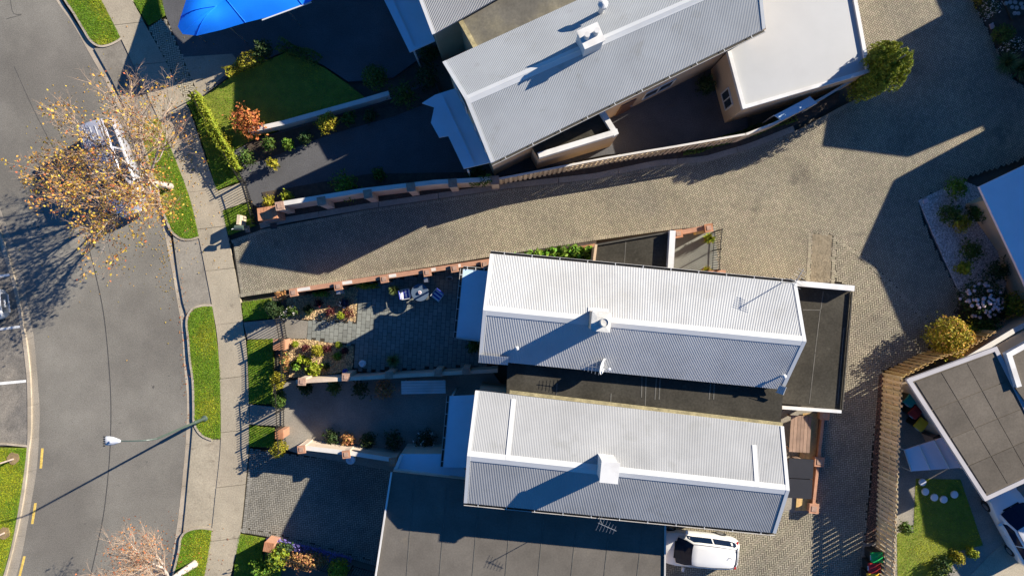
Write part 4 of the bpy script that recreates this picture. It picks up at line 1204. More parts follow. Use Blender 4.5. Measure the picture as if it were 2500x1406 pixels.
# ------------------------------------------------------------------ timber fences
def paling_fence(label, base_px, h, n, w, m, both=False, rails=True, hvar=.0, side=1):
    p = [P(*q, 0) for q in base_px]
    arr = resample(np.array([tuple(q.xy) for q in p]), n)
    c = Vector((*arr.mean(0), 0))
    r = thing('paling_fence', label, 'fence', c)
    proto = MB().box((0, 0, h / 2), (w, .02, h)).build('paling', m, r, local=True)
    t = np.gradient(arr, axis=0)
    first = True
    for i in range(n):
        a = math.atan2(t[i, 1], t[i, 0])
        nv = Vector((-math.sin(a), math.cos(a), 0)) * side
        loc = Vector((*arr[i], 0)) - c
        for k in ((0, 1) if both else (0,)):
            o = proto if first else proto.copy()
            if not first: col.objects.link(o); o.parent = r
            first = False
            off = loc + nv * (.035 if k == 0 else -.035)
            if k == 1 and i < n - 1:
                off += (Vector((*arr[i + 1], 0)) - Vector((*arr[i], 0))) / 2
            o.location = off + UP * random.uniform(-.02, .02)
            o.rotation_euler = (random.uniform(-.012, .012), random.uniform(-.012, .012), a)
    if rails:
        for z in (.35, h * .55, h - .25):
            for i in range(len(p) - 1):
                MB().beam(p[i] + UP * z, p[i + 1] + UP * z, .045, .09).build('rail', m, r)
    return r, arr
pf, arr = paling_fence('weathered hit-and-miss paling fence running down beside the bark bed', [(2156, 912), (2151, 1024), (2143, 1186), (2139, 1324), (2134, 1440)], 1.9, 46, .125, M['timber'], both=True, side=-1)
pf2, _ = paling_fence('golden paling fence running up to the yellow shrub', [(2158, 909), (2240, 866), (2300, 848), (2370, 806)], 1.9, 20, .15, M['timber_gold'], both=True, side=-1)
pf3, arr3 = paling_fence('pale capped paling fence above the shared driveway', [top2base(1216, 437, 1.85), top2base(1500, 382, 1.85), top2base(1660, 356, 1.85), top2base(1820, 328, 1.85)], 1.8, 50, .14, M['timber_weather'], both=True)
for i in range(0, 49, 7):
    MB().beam(Vector((*arr3[i], 1.82)), Vector((*arr3[min(49, i + 7)], 1.82)), .10, .035).build('capping', M['coping_white'], pf3)
pf4, arr4 = paling_fence('pale capped boundary fence between cream garage and planted kerb strip', [top2base(1822, 328, 1.85), top2base(1900, 298, 1.85), top2base(2000, 245, 1.85), top2base(2120, 172, 1.85)], 1.8, 34, .14, M['timber_weather'], both=True)
for i in range(0, 33, 7):
    MB().beam(Vector((*arr4[i], 1.82)), Vector((*arr4[min(33, i + 7)], 1.82)), .12, .035).build('capping', M['coping_white'], pf4)

# ------------------------------------------------------------------ iron fences
def iron_fence(label, px, h, pitch=.12, cat='fence', name='iron_fence', posts=True, bar=.028):
    p = [P(*q, 0) for q in px]
    c = sum(p, Vector()) / len(p)
    r = thing(name, label, cat, (c.x, c.y, 0))
    proto = None
    for i in range(len(p) - 1):
        a, b = p[i], p[i + 1]
        d = b - a
        n = max(2, int(d.length / pitch))
        ang = math.atan2(d.y, d.x)
        for z in (.12, h - .12):
            MB().beam(a + UP * z, b + UP * z, .03, .035).build('rail', M['black_iron'], r)
        for k in range(n + 1):
            q = a.lerp(b, k / n) - Vector((c.x, c.y, 0))
            if proto is None:
                proto = MB().box((0, 0, h / 2), (bar, bar, h)).build('bar', M['black_iron'], r, local=True)
                o = proto
            else:
                o = proto.copy(); col.objects.link(o); o.parent = r
            o.location = q; o.rotation_euler = (0, 0, ang)
        if posts:
            for q in (a, b):
                MB().box((q.x, q.y, h / 2), (.06, .06, h + .08), ang).build('post', M['black_iron'], r)
    return r
iron_fence('black iron railings in front of the upper front gardens, beside the shaded grass', [(482, 236), (540, 344), (598, 444)], 1.0)
iron_fence('black iron railings between the mailbox lawn and the brick letterbox pillar', [(600, 446), (614, 490), (629, 548)], .85)
iron_fence('black iron pedestrian gate across the front path of the white house', [(693, 776), (701, 824)], 1.4, cat='gate', name='iron_gate')
iron_fence('black iron railings in front of the golden gravel bed', [(705, 826), (706, 922)], 1.4)
iron_fence('black iron railings in front of the lower neighbour, beside the hedges', [(690, 930), (694, 996)], 1.4)
iron_fence('black iron gate and railings at the end of the lower neighbour path', [(694, 998), (694, 1040), (700, 1092)], 1.4)
iron_fence('black iron railings across the foot of the grey driveway, by the violet flowers', [(672, 1332), (760, 1362), (862, 1390)], 1.2)
iron_fence('black iron driveway gate beside the dark garage roof at the bottom', [(862, 1380), (930, 1398)], 1.2, cat='gate', name='iron_gate')
iron_fence('black iron gate with horizontal rails across the courtyard', [(1744, 566), (1740, 612), (1738, 660)], 1.5, pitch=.12, cat='gate', name='iron_gate')
# ------------------------------------------------------------------ vehicles
def make_car(name, label, cat, loc, rz, L=4.0, W=1.74, Ht=1.48, paint='car_white', hood=.95, cowl=.28, rear=.97, roof0=.46, roof1=.90, van=False, shoulder=.92, roof_ribs=False):
    """x runs from nose (0) to tail (L); the empty stands under the middle of the car"""
    r = thing(name, label, cat, loc, rz)
    body = MB()
    st = [0, .03, .09, .18, cowl, .5, .75, .92, .98, 1.0]
    hw = [.42, .66, .85, .95, 1.0, 1.0, .98, .91, .80, .58] if not van else [.60, .76, .90, .96, 1.0, 1.0, .99, .97, .92, .82]
    bz = [.62, .70, .78, .86, shoulder, shoulder + .02, shoulder + .04, shoulder + .02, shoulder - .02, shoulder - .12]
    if van: bz = [.75, .86, .95, 1.0, 1.05, 1.06, 1.06, 1.06, 1.04, 1.0]
    n = 11
    vs = []
    for t, w_, b in zip(st, hw, bz):
        x = (t - .5) * L; w = w_ * W / 2
        prof = [(-w * .9, .2), (-w * .99, .35), (-w, .55), (-w * .985, b - .08), (-w * .93, b), (0, b + .035), (w * .93, b), (w * .985, b - .08), (w, .55), (w * .99, .35), (w * .9, .2)]
        vs += [(x, y, z) for y, z in prof]
    fs = []
    for i in range(len(st) - 1):
        for j in range(n - 1):
            fs.append((i * n + j, i * n + j + 1, (i + 1) * n + j + 1, (i + 1) * n + j))
        fs.append((i * n + n - 1, i * n, (i + 1) * n, (i + 1) * n + n - 1))
    fs.append(tuple(range(n))); fs.append(tuple(reversed(range((len(st) - 1) * n, len(st) * n))))
    body.add(vs, fs)
    # cabin: outline at the belt and outline of the roof
    zb = shoulder + .01 if not van else 1.05
    x0, x1, x2, x3 = [(t - .5) * L for t in (cowl, roof0, roof1, rear)]
    wb, wr = W / 2 * .92, W / 2 * .70
    if van: wr = W / 2 * .80
    def cabin(u, v):
        """u along (0 cowl .. 1 tail), v across (-1..1): ring surface point"""
        pass
    rows = []
    tp = (.80, .70, .66) if not van else (.93, .90, .86)
    spec_ = ((x0, wb * .90, zb, -.16), ((x0 + x1) / 2 + .04, (wb * .92 + wr) / 2 + .02, zb + (Ht - zb) * .54, -.12), (x1, wr * .96, Ht - .05, -.07), (x1 + .25, wr, Ht - .015, -.03), ((x1 + x2) / 2, wr * .98, Ht, 0), (x2 - .2, wr * .90 if not van else wr * .98, Ht - .03, .03), (x2, wr * tp[0], Ht - .08, .06), ((x2 + x3) / 2, wb * tp[1] * .92, zb + (Ht - zb) * .5, .08), (x3, wb * tp[1], zb, .09))
    lows = [wb * .90, wb, wb, wb, wb * .985, wb * .94, wb * .90 if not van else wb, wb * (tp[1] + .12), wb * tp[1]]
    for (x, w, z, bow), low in zip(spec_, lows):
        rows.append([(x, -low, zb - .03), (x, -w, z), (x + bow * .25, -w * .9, z + .03), (x + bow * .8, -w * .5, z + .05), (x + bow, 0, z + .06), (x + bow * .8, w * .5, z + .05), (x + bow * .25, w * .9, z + .03), (x, w, z), (x, low, zb - .03)])
    k = len(rows[0])
    cab = MB()
    cab.add([p for rr in rows for p in rr], [(i * k + j, i * k + j + 1, (i + 1) * k + j + 1, (i + 1) * k + j) for i in range(len(rows) - 1) for j in range(k - 1)])
    o = len(body.v)
    body.v += cab.v; body.f += [tuple(q + o for q in f) for f in cab.f]; body.m += cab.m
    bo = body.build('body', M[paint], r, smooth=True, local=True)
    def panel(pname, quads, m, lift, parent=r):
        q = MB()
        for (a, b, c, d) in quads:
            a, b, c, d = map(Vector, (a, b, c, d))
            nn = (b - a).cross(d - a).normalized()
            if nn.dot(((a + b + c + d) / 4) - Vector((0, 0, .8))) < 0: nn = -nn
            t = nn * lift
            q.add([a + t, b + t, c + t, d + t, a, b, c, d], [(0, 1, 2, 3), (0, 4, 5, 1), (1, 5, 6, 2), (2, 6, 7, 3), (3, 7, 4, 0)])
        return q.build(pname, m, parent, local=True)
    def R(i, j): return Vector(rows[i][j])
    # windscreen over rows 0..2, rear window rows 6..8
    ws = []
    for i in (0, 1):
        for j in range(2, 6):
            a, b, c, d = R(i, j), R(i, j + 1), R(i + 1, j + 1), R(i + 1, j)
            ws.append((a, b, c, d))
    panel('windscreen', ws, M['car_glass'], .012)
    rw = []
    for j in range(2, 6):
        a, b, c, d = R(6, j), R(6, j + 1), R(7, j + 1).lerp(R(8, j + 1), .35), R(7, j).lerp(R(8, j), .35)
        rw.append((a, b, c, d))
    panel('rear_window', rw, M['car_glass'], .012)
    for s_ in (0, 1):
        lo, hi = (0, 1) if s_ == 0 else (8, 7)
        q = []
        cuts = [(1, 2), (2, 3), (3, 4)] ; cuts2 = [(4, 5), (5, 6), (6, 7)]
        for grp in (cuts, cuts2):
            qs = []
            for i0, i1 in grp:
                la, lb, hb, ha = R(i0, lo), R(i1, lo), R(i1, hi), R(i0, hi)
                qs.append((la.lerp(ha, .18), lb.lerp(hb, .18), la.lerp(ha, .88) if False else lb.lerp(hb, .88), la.lerp(ha, .88)))
            if grp is cuts:   # leave a pillar
                a, b, c, d = qs[-1]; qs[-1] = (a, a.lerp(b, .9), d.lerp(c, .9), d)
            panel('side_window', qs, M['car_glass'], .010)
    # roof edges: dark trim lines
    for s_ in (2, 6):
        t = MB()
        for i in range(2, 6):
            t.beam(R(i, s_) + Vector((0, 0, .006)), R(i + 1, s_) + Vector((0, 0, .006)), .022, .012)
        t.build('roof_trim', M['dark_plastic'], r, local=True)
    if roof_ribs:
        for j in (-.5, -.25, 0, .25, .5):
            MB().beam((x1 + .3, j * wr * 1.5, Ht + .055), (x2 - .25, j * wr * 1.5, Ht + .045), .035, .02).build('roof_rib', M['flash_white'], r, local=True)
        MB().beam(((x1 + x2) / 2 + .1, -wr, Ht + .065), ((x1 + x2) / 2 + .1, wr, Ht + .065), .05, .03).build('roof_bar', M['dark_plastic'], r, local=True)
    # wheels
    for x in (-L * .31, L * .29):
        for s_ in (-1, 1):
            w_ = MB().lathe((0, 0, 0), [(.2, -.1), (.31, -.1), (.32, -.06), (.32, .06), (.31, .1), (.2, .1)], 18)
            w_.v = [(a, c, b + 0) for a, b, c in w_.v]
            w_.v = [(a + x, b + s_ * (W / 2 - .11), c + .32) for a, b, c in w_.v]
            t_ = w_.build('tyre', M['tyre'], r, local=True)
            h_ = MB().lathe((0, 0, 0), [(.19, -.02), (.19, .02), (.05, .035)], 12)
            h_.v = [(a + x, s_ * (W / 2 - .01) + c * s_, b + .32) for a, b, c in h_.v]
            h_.build('rim', M['alloy'], t_, local=True)
    for s_ in (-1, 1):
        MB().box((x0 + .35, s_ * (W / 2 + .08), zb + .06), (.11, .2, .13)).build('wing_mirror', M[paint] if not van else M['dark_plastic'], r, local=True)
        panel('headlight', [(Vector((-L * .475, s_ * W * .30, bz[1] - .03)), Vector((-L * .40, s_ * W * .43, bz[2] - .02)), Vector((-L * .36, s_ * W * .40, bz[2] + .03)), Vector((-L * .455, s_ * W * .26, bz[1] + .02)))], M['clear_lens'], .02)
        MB().box((L * .462, s_ * W * .36 if not van else s_ * W * .40, shoulder - .08 if not van else 1.0), (.10, .13, .24)).build('tail_light', M['red_lens'], r, local=True)
        MB().box((.05 * L, s_ * (W / 2 + .005), zb - .16), (.18, .03, .03)).build('handle', M[paint], r, local=True)
    MB().box((L * .5, 0, .55), (.02, .40, .12)).build('number_plate', M['white_paint'], r, local=True)
    MB().box((x0 - .14, 0, zb - .01), (.08, W * .5, .03)).build('cowl_panel', M['dark_plastic'], r, local=True)
    for y in (-.25, .3):
        MB().beam((x0 + .02, y, zb + .06), (x0 + .24, y + .42, zb + .24), .025, .02).build('wiper', M['dark_plastic'], r, local=True)
    MB().tube([(x2 - .3, .05, Ht + .04), (x2 - .18, .05, Ht + .16)], .012, 6).build('aerial', M['dark_plastic'], r, local=True)
    for y in (-.35, .35):
        MB().box((x2 + .06, y, Ht - .035), (.05, .09, .02)).build('spoiler_slot', M['dark_plastic'], r, local=True)
    return r
make_car('parked_car', 'white hatchback parked nose-in beside the bottom garage roof', 'car', P(1691, 1330), -.10, L=4.4, W=1.76, Ht=1.52, cowl=.27, roof0=.42)
make_car('parked_van', 'silver people mover parked at the kerb under the golden tree', 'van', P(302, 418), math.radians(109.3), L=5.0, W=1.8, Ht=1.92, paint='car_silver', van=True, cowl=.22, roof0=.36, roof1=.95, rear=.99, shoulder=1.0, roof_ribs=True)
make_car('parked_car', 'white car parked in the left bay, only its tail in the photo', 'car', P(-66, 752), .13, L=4.2, W=1.76, Ht=1.46)
make_car('parked_car', 'white and blue-shaded car parked at the lower right corner', 'car', P(2462, 1268), math.radians(-62), L=4.4, W=1.8, Ht=1.5)

# ------------------------------------------------------------------ street lamp
lb = P(500, 1021)
lamp = thing('street_lamp', 'tall pale green street lamp leaning over the road from the grass verge', 'street lamp', lb)
top = Vector((lb.x, lb.y, 5.1))
MB().tube([(lb.x, lb.y, 0), (lb.x, lb.y, 1.2), (lb.x, lb.y, 1.25), top], [.085, .085, .06, .045], 12).build('pole', M['lamp_green'], lamp, smooth=False)
MB().lathe((lb.x, lb.y, 0), [(.16, 0), (.16, .04), (.10, .07)], 12).build('base_flange', M['lamp_green'], lamp)
end = P(292, 1076, 5.75)
pts = smooth_path([tuple(top), tuple(top.lerp(end, .2) + UP * .25), tuple(top.lerp(end, .6) + UP * .22), tuple(end)], 14)
MB().tube([Vector(p) for p in pts], [.04 - .016 * i / 13 for i in range(14)], 8).build('arm', M['lamp_green'], lamp)
hd = (Vector((end.x, end.y, 0)) - Vector((lb.x, lb.y, 0))).normalized()
ang = math.atan2(hd.y, hd.x)
head = MB()
secs = [(-.06, .05, .05), (.05, .11, .08), (.25, .19, .11), (.45, .225, .12), (.60, .225, .11), (.64, .19, .08)]
vs = []
for x, w, hh in secs:
    for j in range(10):
        t = 2 * math.pi * j / 10
        vs.append((x, math.cos(t) * w * .92, math.sin(t) * hh + .02))
fs = [(i * 10 + j, i * 10 + (j + 1) % 10, (i + 1) * 10 + (j + 1) % 10, (i + 1) * 10 + j) for i in range(len(secs) - 1) for j in range(10)] + [tuple(range(9, -1, -1)), tuple(range(50, 60))]
Rm = Matrix.Rotation(ang, 3, 'Z')
head.add([Rm @ Vector(v) + end for v in vs], fs)
ho = head.build('lamp_head', M['lamp_white'], lamp, smooth=True)
for i, y in enumerate((-.2, -.1, .0, .1, .2)):
    c_ = end + Rm @ Vector((.61, y, .15)); MB().box(tuple(c_), (.09, .05, .04), ang).build('cooling_fin', M['dark_plastic'], ho)
c_ = end + Rm @ Vector((.32, 0, .15)); MB().lathe(tuple(c_), [(.05, 0), (.05, .05), (.02, .06)], 10).build('light_sensor', M['lamp_white'], ho)

# ------------------------------------------------------------------ bins
def bin_(label, loc, lid, rz=0.0, s=1.0):
    r = thing('wheelie_bin', label, 'wheelie bin', loc, rz, 'wheelie bins')
    b = MB()
    lo = [(-.2, -.22), (.2, -.22), (.2, .22), (-.2, .22)]; hi = [(-.28, -.27), (.28, -.27), (.28, .27), (-.28, .27)]
    b.add([(x * s, y * s, .06) for x, y in lo] + [(x * s, y * s, .98 * s) for x, y in hi], [(3, 2, 1, 0), (4, 5, 6, 7), (0, 1, 5, 4), (1, 2, 6, 5), (2, 3, 7, 6), (3, 0, 4, 7)])
    b.build('body', M['bin_black'], r, local=True)
    l = MB()
    secs = [(-.32, .99, .25), (-.26, 1.04, .275), (0, 1.075, .28), (.26, 1.04, .275), (.31, .99, .25)]
    vs = []
    for x, z, w in secs:
        vs += [(x * s, -w * s, (z - .06) * s), (x * s, -w * s * .9, z * s), (x * s, w * s * .9, z * s), (x * s, w * s, (z - .06) * s)]
    l.add(vs, [(i * 4 + j, i * 4 + j + 1, (i + 1) * 4 + j + 1, (i + 1) * 4 + j) for i in range(4) for j in range(3)] + [(0, 1, 2, 3), (19, 18, 17, 16)])
    l.build('lid', M[lid], r, local=True)
    MB().tube([(.35 * s, -.2 * s, .96 * s), (.35 * s, .2 * s, .96 * s)], .02, 6).build('handle', M['bin_black'], r, local=True)
    MB().beam((-.33 * s, -.12 * s, .975 * s), (-.33 * s, .12 * s, .975 * s), .05, .03).build('lid_lip', M['flash_white'], r, local=True)
    for y in (-.22, .22):
        w = MB().lathe((0, 0, 0), [(.1, -.025), (.1, .025)], 12); w.v = [(a + .22 * s, c + y * s, b + .1) for a, b, c in w.v]
        w.build('wheel', M['tyre'], r, local=True)
    return r
bin_('green-lidded black wheelie bin standing at the foot of the long paling fence', P(*top2base(2143, 1361, 1.05)), 'bin_green', .06)
bin_('red-lidded black wheelie bin next to the green one by the paling fence', P(*top2base(2137, 1387, 1.05)), 'bin_red', .05)
bin_('yellow-lidded black wheelie bin at the bottom edge below the red one', P(*top2base(2134, 1412, 1.05)), 'bin_yellow', .05)
bin_('teal-lidded wheelie bin in the shade beside the panelled house', P(*top2base(2225, 977, 1.05)), 'bin_teal', .9)
bin_('red-lidded wheelie bin in the shade beside the panelled house', P(*top2base(2236, 1006, 1.05)), 'bin_red', .9)
bin_('yellow-lidded wheelie bin in the shade beside the panelled house', P(*top2base(2250, 1036, 1.05)), 'bin_yellow', .9)

# ------------------------------------------------------------------ letterboxes
def brick_letterbox(label, px, s=(.9, .5), h=1.3, rz=.15, slope=True):
    b = P(*px)
    r = thing('letterbox', label, 'letterbox', b, rz)
    MB().box((0, 0, h / 2 - .1), (s[0], s[1], h + .2)).build('pillar', M['terracotta_pale'], r, local=True)
    n = 6
    for i in range(n):
        x = -s[0] / 2 + (i + .5) * s[0] / n
        MB().box((x, 0, h + .05), (s[0] / n - .012, s[1] + .06, .09), 0, rx=-.18 if slope else 0).build('brick', M['terracotta'], r, local=True)
    MB().box((0, -s[1] / 2 - .03, h * .62), (s[0] * .8, .05, .28)).build('mail_slot', M['steel'], r, local=True)
    return r
brick_letterbox('sloped terracotta brick letterbox pillar at the entrance of the long driveway', top2base(652, 521, 1.35), (1.0, .62), 1.25, .16)
brick_letterbox('terracotta brick letterbox pillar beside the front path of the white house', top2base(682, 841, .85), (.62, .52), .82, .0, False)
brick_letterbox('reddish brick pillar at the corner of the bottom left garden', top2base(655, 1336, 1.1), (.5, .42), 1.0, -.2, False)
brick_letterbox('reddish brick pillar between the small lawn and the lower neighbour railings', top2base(682, 1060, 1.0), (.42, .42), .95, 0, False)
mb = P(602, 560)
mbx = thing('mailbox', 'grey-green letterbox on a bent post in the small lawn by the driveway', 'letterbox', mb, 0)
for y in (-.0,):
    MB().beam((0, 0, 0), (0, 0, 1.0), .09, .09).build('post', M['timber_weather'], mbx, local=True)
m_ = MB(); secs = [(-.24, .0), (.24, .0)]
vs = []
for x in (-.22, .22):
    for j in range(8):
        t = math.pi * j / 7
        vs.append((x, math.cos(t) * .13, 1.0 + math.sin(t) * .16))
m_.add(vs, [(j, j + 1, 8 + j + 1, 8 + j) for j in range(7)] + [tuple(range(7, -1, -1)), tuple(range(8, 16)), (0, 8, 15, 7)])
m_.build('box', M['lamp_green'], mbx, local=True)
MB().box((-.06, .42, .55), (.16, .5, .9), -.1).build('side_board', M['timber_weather'], mbx, local=True)
MB().beam((-.22, -.04, 1.1), (-.35, -.1, 1.15), .03, .03).build('flag', M['flash_white'], mbx, local=True)
dr = P(668, 552); o = MB().prism(px_poly([(660, 546), (676, 544), (677, 558), (662, 560)]), 0.03, .045).build('drain_cover', M['tar']); tag(o, 'dark slotted drain cover in the kerb strip at the driveway entrance', 'drain cover')
o = MB().prism(px_poly([(2062, 236), (2078, 230), (2082, 242), (2067, 248)]), 0.03, .045).build('drain_cover', M['tar']); tag(o, 'dark drain cover in the kerb strip under the conifer', 'drain cover')
o = MB().prism(px_poly([(597, 552), (609, 550), (611, 567), (600, 568)]), -.01, .025).build('paver', M['brick_cap']); tag(o, 'brick paver sunk in the grass below the mailbox', 'paver')
o = MB().prism(px_poly([(2252, 489), (2264, 484), (2266, 494), (2255, 499)]), .0, .06).build('paver', M['petal_pink']); tag(o, 'pink brick lying in the pale pebbles', 'paver')
o = MB().prism(px_poly([(2414, 61), (2423, 56), (2428, 69), (2419, 73)]), .0, .06).build('paver', M['petal_pink']); tag(o, 'pink brick lying in the top right flower bed', 'paver')

# ------------------------------------------------------------------ patio furniture
tb = P(*top2base(1025, 714, .72))
tbl = thing('garden_table', 'round glass-topped garden table between two blue-striped chairs', 'table', tb)
gm = mat('table_glass', (.16, .22, .30), rough=.05, var=.02, trans=.45, spec=.6)
MB().lathe((0, 0, .70), [(.0, 0), (.45, 0), (.46, .01), (.45, .02)], 40).build('table_top', gm, tbl, local=True)
MB().lathe((0, 0, .69), [(.43, 0), (.47, 0), (.47, .018), (.43, .018), (.43, 0)], 40).build('table_rim', M['black_iron'], tbl, local=True)
for k in range(3):
    a = k * 2.094 + 1.5
    MB().tube([(math.cos(a) * .4, math.sin(a) * .4, 0), (math.cos(a) * .12, math.sin(a) * .12, .4), (math.cos(a) * .40, math.sin(a) * .40, .69)], .016, 6).build('leg', M['steel'], tbl, local=True)
fb = thing('flower_bowl', 'small bowl of pinkish flowers in the centre of the glass table', 'bowl', (tb.x + .0, tb.y, .722))
MB().lathe((0, 0, 0), [(.05, 0), (.10, .06), (.095, .065), (.0, .05)], 16).build('bowl', M['pot_white'], fb, local=True)
for k in range(9):
    a = k * .7; MB().lathe((math.cos(a) * .055, math.sin(a) * .055, .06), [(.0, .0), (.028, .015), (.02, .035)], 6).build('flower', M['petal_pink'], fb, local=True)
def chair(label, loc, rz):
    r = thing('garden_chair', label, 'chair', loc, rz, 'striped chairs at the garden table')
    for sx in (-1, 1):
        for sy in (-1, 1):
            MB().tube([(sx * .24, sy * .22, 0), (sx * .23, sy * .21, .62 if sy < 0 else .85)], .014, 6).build('leg', M['dark_plastic'], r, local=True)
        MB().tube([(sx * .26, -.24, .62), (sx * .26, .24, .64)], .018, 6).build('armrest', M['flash_white'], r, local=True)
    for i in range(5):
        MB().box((0, -.19 + i * .092, .45), (.46, .088, .05)).build('seat_stripe', M['cushion_blue'] if i % 2 else M['cushion_white'], r, local=True)
    for i in range(4):
        MB().box((0, .24 + i * .018, .54 + i * .088), (.46, .04, .084)).build('back_stripe', M['cushion_blue'] if i % 2 else M['cushion_white'], r, local=True)
    return r
chair('blue and white striped garden chair left of the round table, beside the spiky plant', P(*top2base(991, 718, .45)), math.radians(100))
chair('blue and white striped garden chair right of the round table, turned away', P(*top2base(1068, 721, .45)), math.radians(-38))
sc = P(*top2base(884, 888, .5))
urn = thing('garden_ornament', 'white curled stone ornament at the edge of the lower gravel bed', 'ornament', sc)
MB().lathe((0, 0, 0), [(.12, 0), (.1, .15), (.16, .3), (.19, .42), (.15, .5), (.05, .52)], 14).build('body', M['pot_white'], urn, local=True)
for k in range(3):
    pts = [(math.cos(t + k * 2.1) * (.05 + .03 * t), math.sin(t + k * 2.1) * (.05 + .03 * t), .5 + .02 * t) for t in np.linspace(0, 3.2, 9)]
    MB().tube(pts, .035, 6).build('scroll', M['pot_white'], urn, local=True)
def lantern(label, loc, m='pot_white', s=.16, h=.4):
    r = thing('lantern', label, 'lantern', loc, .1)
    MB().box((0, 0, h / 2), (s, s * 1.3, h)).build('body', M[m], r, local=True)
    MB().box((0, 0, h + .03), (s * 1.25, s * 1.55, .05)).build('cap', M['steel'], r, local=True)
    return r
lantern('small pale lantern against the brick wall above the upper gravel bed', P(*top2base(826, 712, 1.0)), h=1.0)
lantern('small pale lantern against the brick wall above the round table', P(*top2base(1040, 683, 1.0)), h=1.0)
bw = P(*top2base(1097, 680, .3))
bk = thing('wire_basket', 'small pale wire basket on the shaded patio near the entrance roof', 'basket', bw)
for z, q in ((.02, .13), (.14, .16), (.26, .18)):
    MB().tube([(math.cos(t) * q, math.sin(t) * q * .7, z) for t in np.linspace(0, 6.283, 15)], .01, 5).build('wire_ring', M['steel'], bk, local=True)
for t in np.linspace(0, 6.283, 9)[:-1]:
    MB().tube([(math.cos(t) * .13, math.sin(t) * .09, .02), (math.cos(t) * .18, math.sin(t) * .126, .26)], .008, 5).build('wire', M['steel'], bk, local=True)
# blue pot on the S wall
bp = thing('blue_pot', 'small blue glazed pot standing by the lower patio wall', 'pot', P(846, 905))
MB().lathe((0, 0, 0), [(.09, 0), (.14, .2), (.12, .34), (.14, .36), (.10, .36), (.02, .3)], 14).build('pot', M['pot_blue'], bp, local=True)
bp = thing('white_pot', 'white round pot at the foot of the wall above the grey driveway', 'pot', P(*top2base(856, 1122, .4)))
MB().lathe((0, 0, 0), [(.12, 0), (.24, .2), (.2, .4), (.24, .44), (.18, .44), (.02, .38)], 16).build('pot', M['pot_white'], bp, local=True)

# ------------------------------------------------------------------ dish, aerials
dp = P(1467, 893, 5.15)
dish = thing('satellite_dish', 'white satellite dish seen edge-on at the lower gutter of the white roof', 'satellite dish', (dp.x, dp.y, 4.4))
axis = Vector((.88, -.22, .42)).normalized()
q = axis.to_track_quat('Z', 'Y').to_matrix()
dm = MB().lathe((0, 0, 0), [(.02, .0), (.16, .012), (.30, .05), (.38, .09), (.385, .10), (.375, .105), (.30, .065), (.16, .027), (.02, .015)], 28)
dm.v = [tuple(q @ Vector(v) + dp) for v in dm.v]
dm.build('dish', M['flash_white'], dish, smooth=True)
f = dp + axis * .42 + Vector((.0, -.04, -.05))
MB().beam(dp + q @ Vector((0, -.30, .06)), f, .05, .04).build('feed_arm', M['flash_white'], dish)
MB().lathe((f.x, f.y, f.z - .04), [(.06, 0), (.075, .1), (.05, .13)], 10).build('receiver', M['lamp_white'], dish)
MB().tube([(dp.x - .06, dp.y, 4.38), (dp.x - .06, dp.y, 5.12)], .025, 8).build('mast', M['steel'], dish)
MB().tube([(dp.x - .06, dp.y, 4.95), (dp.x - .6, dp.y + .12, 4.6)], .018, 6).build('stay', M['steel'], dish)
def antenna(label, base, h, boom_dir, n=6, L=.9):
    r = thing('tv_antenna', label, 'antenna', base)
    MB().tube([(0, 0, 0), (0, 0, h)], .02, 7).build('mast', M['steel'], r, local=True)
    d = Vector(boom_dir).normalized(); s_ = Vector((-d.y, d.x, 0))
    MB().tube([d * -.2 + UP * (h - .05), d * (L - .2) + UP * (h - .05)], .014, 6).build('boom', M['steel'], r, local=True)
    for i in range(n):
        c_ = d * (-.15 + i * L / n) + UP * (h - .05)
        w_ = .34 - .03 * i
        MB().tube([c_ - s_ * w_, c_ + s_ * w_], .009, 5).build('element', M['steel'], r, local=True)
    return r
antenna('spindly tv aerial at the upper right gutter of the white roof', (P(1908, 690, 4.8).x, P(1908, 690, 4.8).y, 4.6), 1.9, (.5, .86, 0))
antenna('tv aerial beside the white dish, lying along the lower gutter', (P(1452, 893, 4.8).x, P(1452, 893, 4.8).y, 4.4), 1.05, (-1, .12, 0), 6, 1.0)
antenna('pale tv aerial on the gutter of the lower house, above the dark garage roof', (P(1463, 1262, 4.8).x, P(1463, 1262, 4.8).y, 4.6), 1.3, (.9, -.4, 0))

# ------------------------------------------------------------------ top left: blue canopy
bc = P(585, 40)
can = thing('fabric_canopy', 'large bright blue fabric canopy with a drooping rounded end at the top left', 'canopy', bc)
cm = MB()
outl = [(540, -230), (500, -140), (478, -70), (456, -5), (441, 42), (434, 66), (446, 84), (480, 88), (540, 74), (600, 56), (680, 36), (740, 14), (800, -20), (880, -90), (920, -180)]
rim = [P(x, y, 2.4) for x, y in outl]
s0, s1 = P(535, 20, 2.4), P(800, -190, 2.4)
crown = []
for i, r_ in enumerate(rim):
    t = max(0, min(1, (r_ - s0).dot(s1 - s0) / (s1 - s0).length_squared))
    crown.append(s0.lerp(s1, t) + UP * (.25 + .35 * min(1, t * 2.5)))
rows = []
for k in range(9):
    t = k / 8
    rows.append([r_.lerp(c_, t) + UP * (math.sin(t * math.pi) * (.22 + .07 * math.sin(i * 1.9 + 2 * t))) for i, (r_, c_) in enumerate(zip(rim, crown))])
kk = len(outl)
cm.add([p for r_ in rows for p in r_], [(i * kk + j, i * kk + j + 1, (i + 1) * kk + j + 1, (i + 1) * kk + j) for i in range(8) for j in range(kk - 1)])
co = cm.build('fabric', M['blue_fabric'], can, smooth=True)
for i in (4, 6, 7, 9, 11):
    sm = MB().tube([rows[k][i] + UP * .012 for k in range(9)], .018, 5).build('seam', M['blue_fabric'], can)
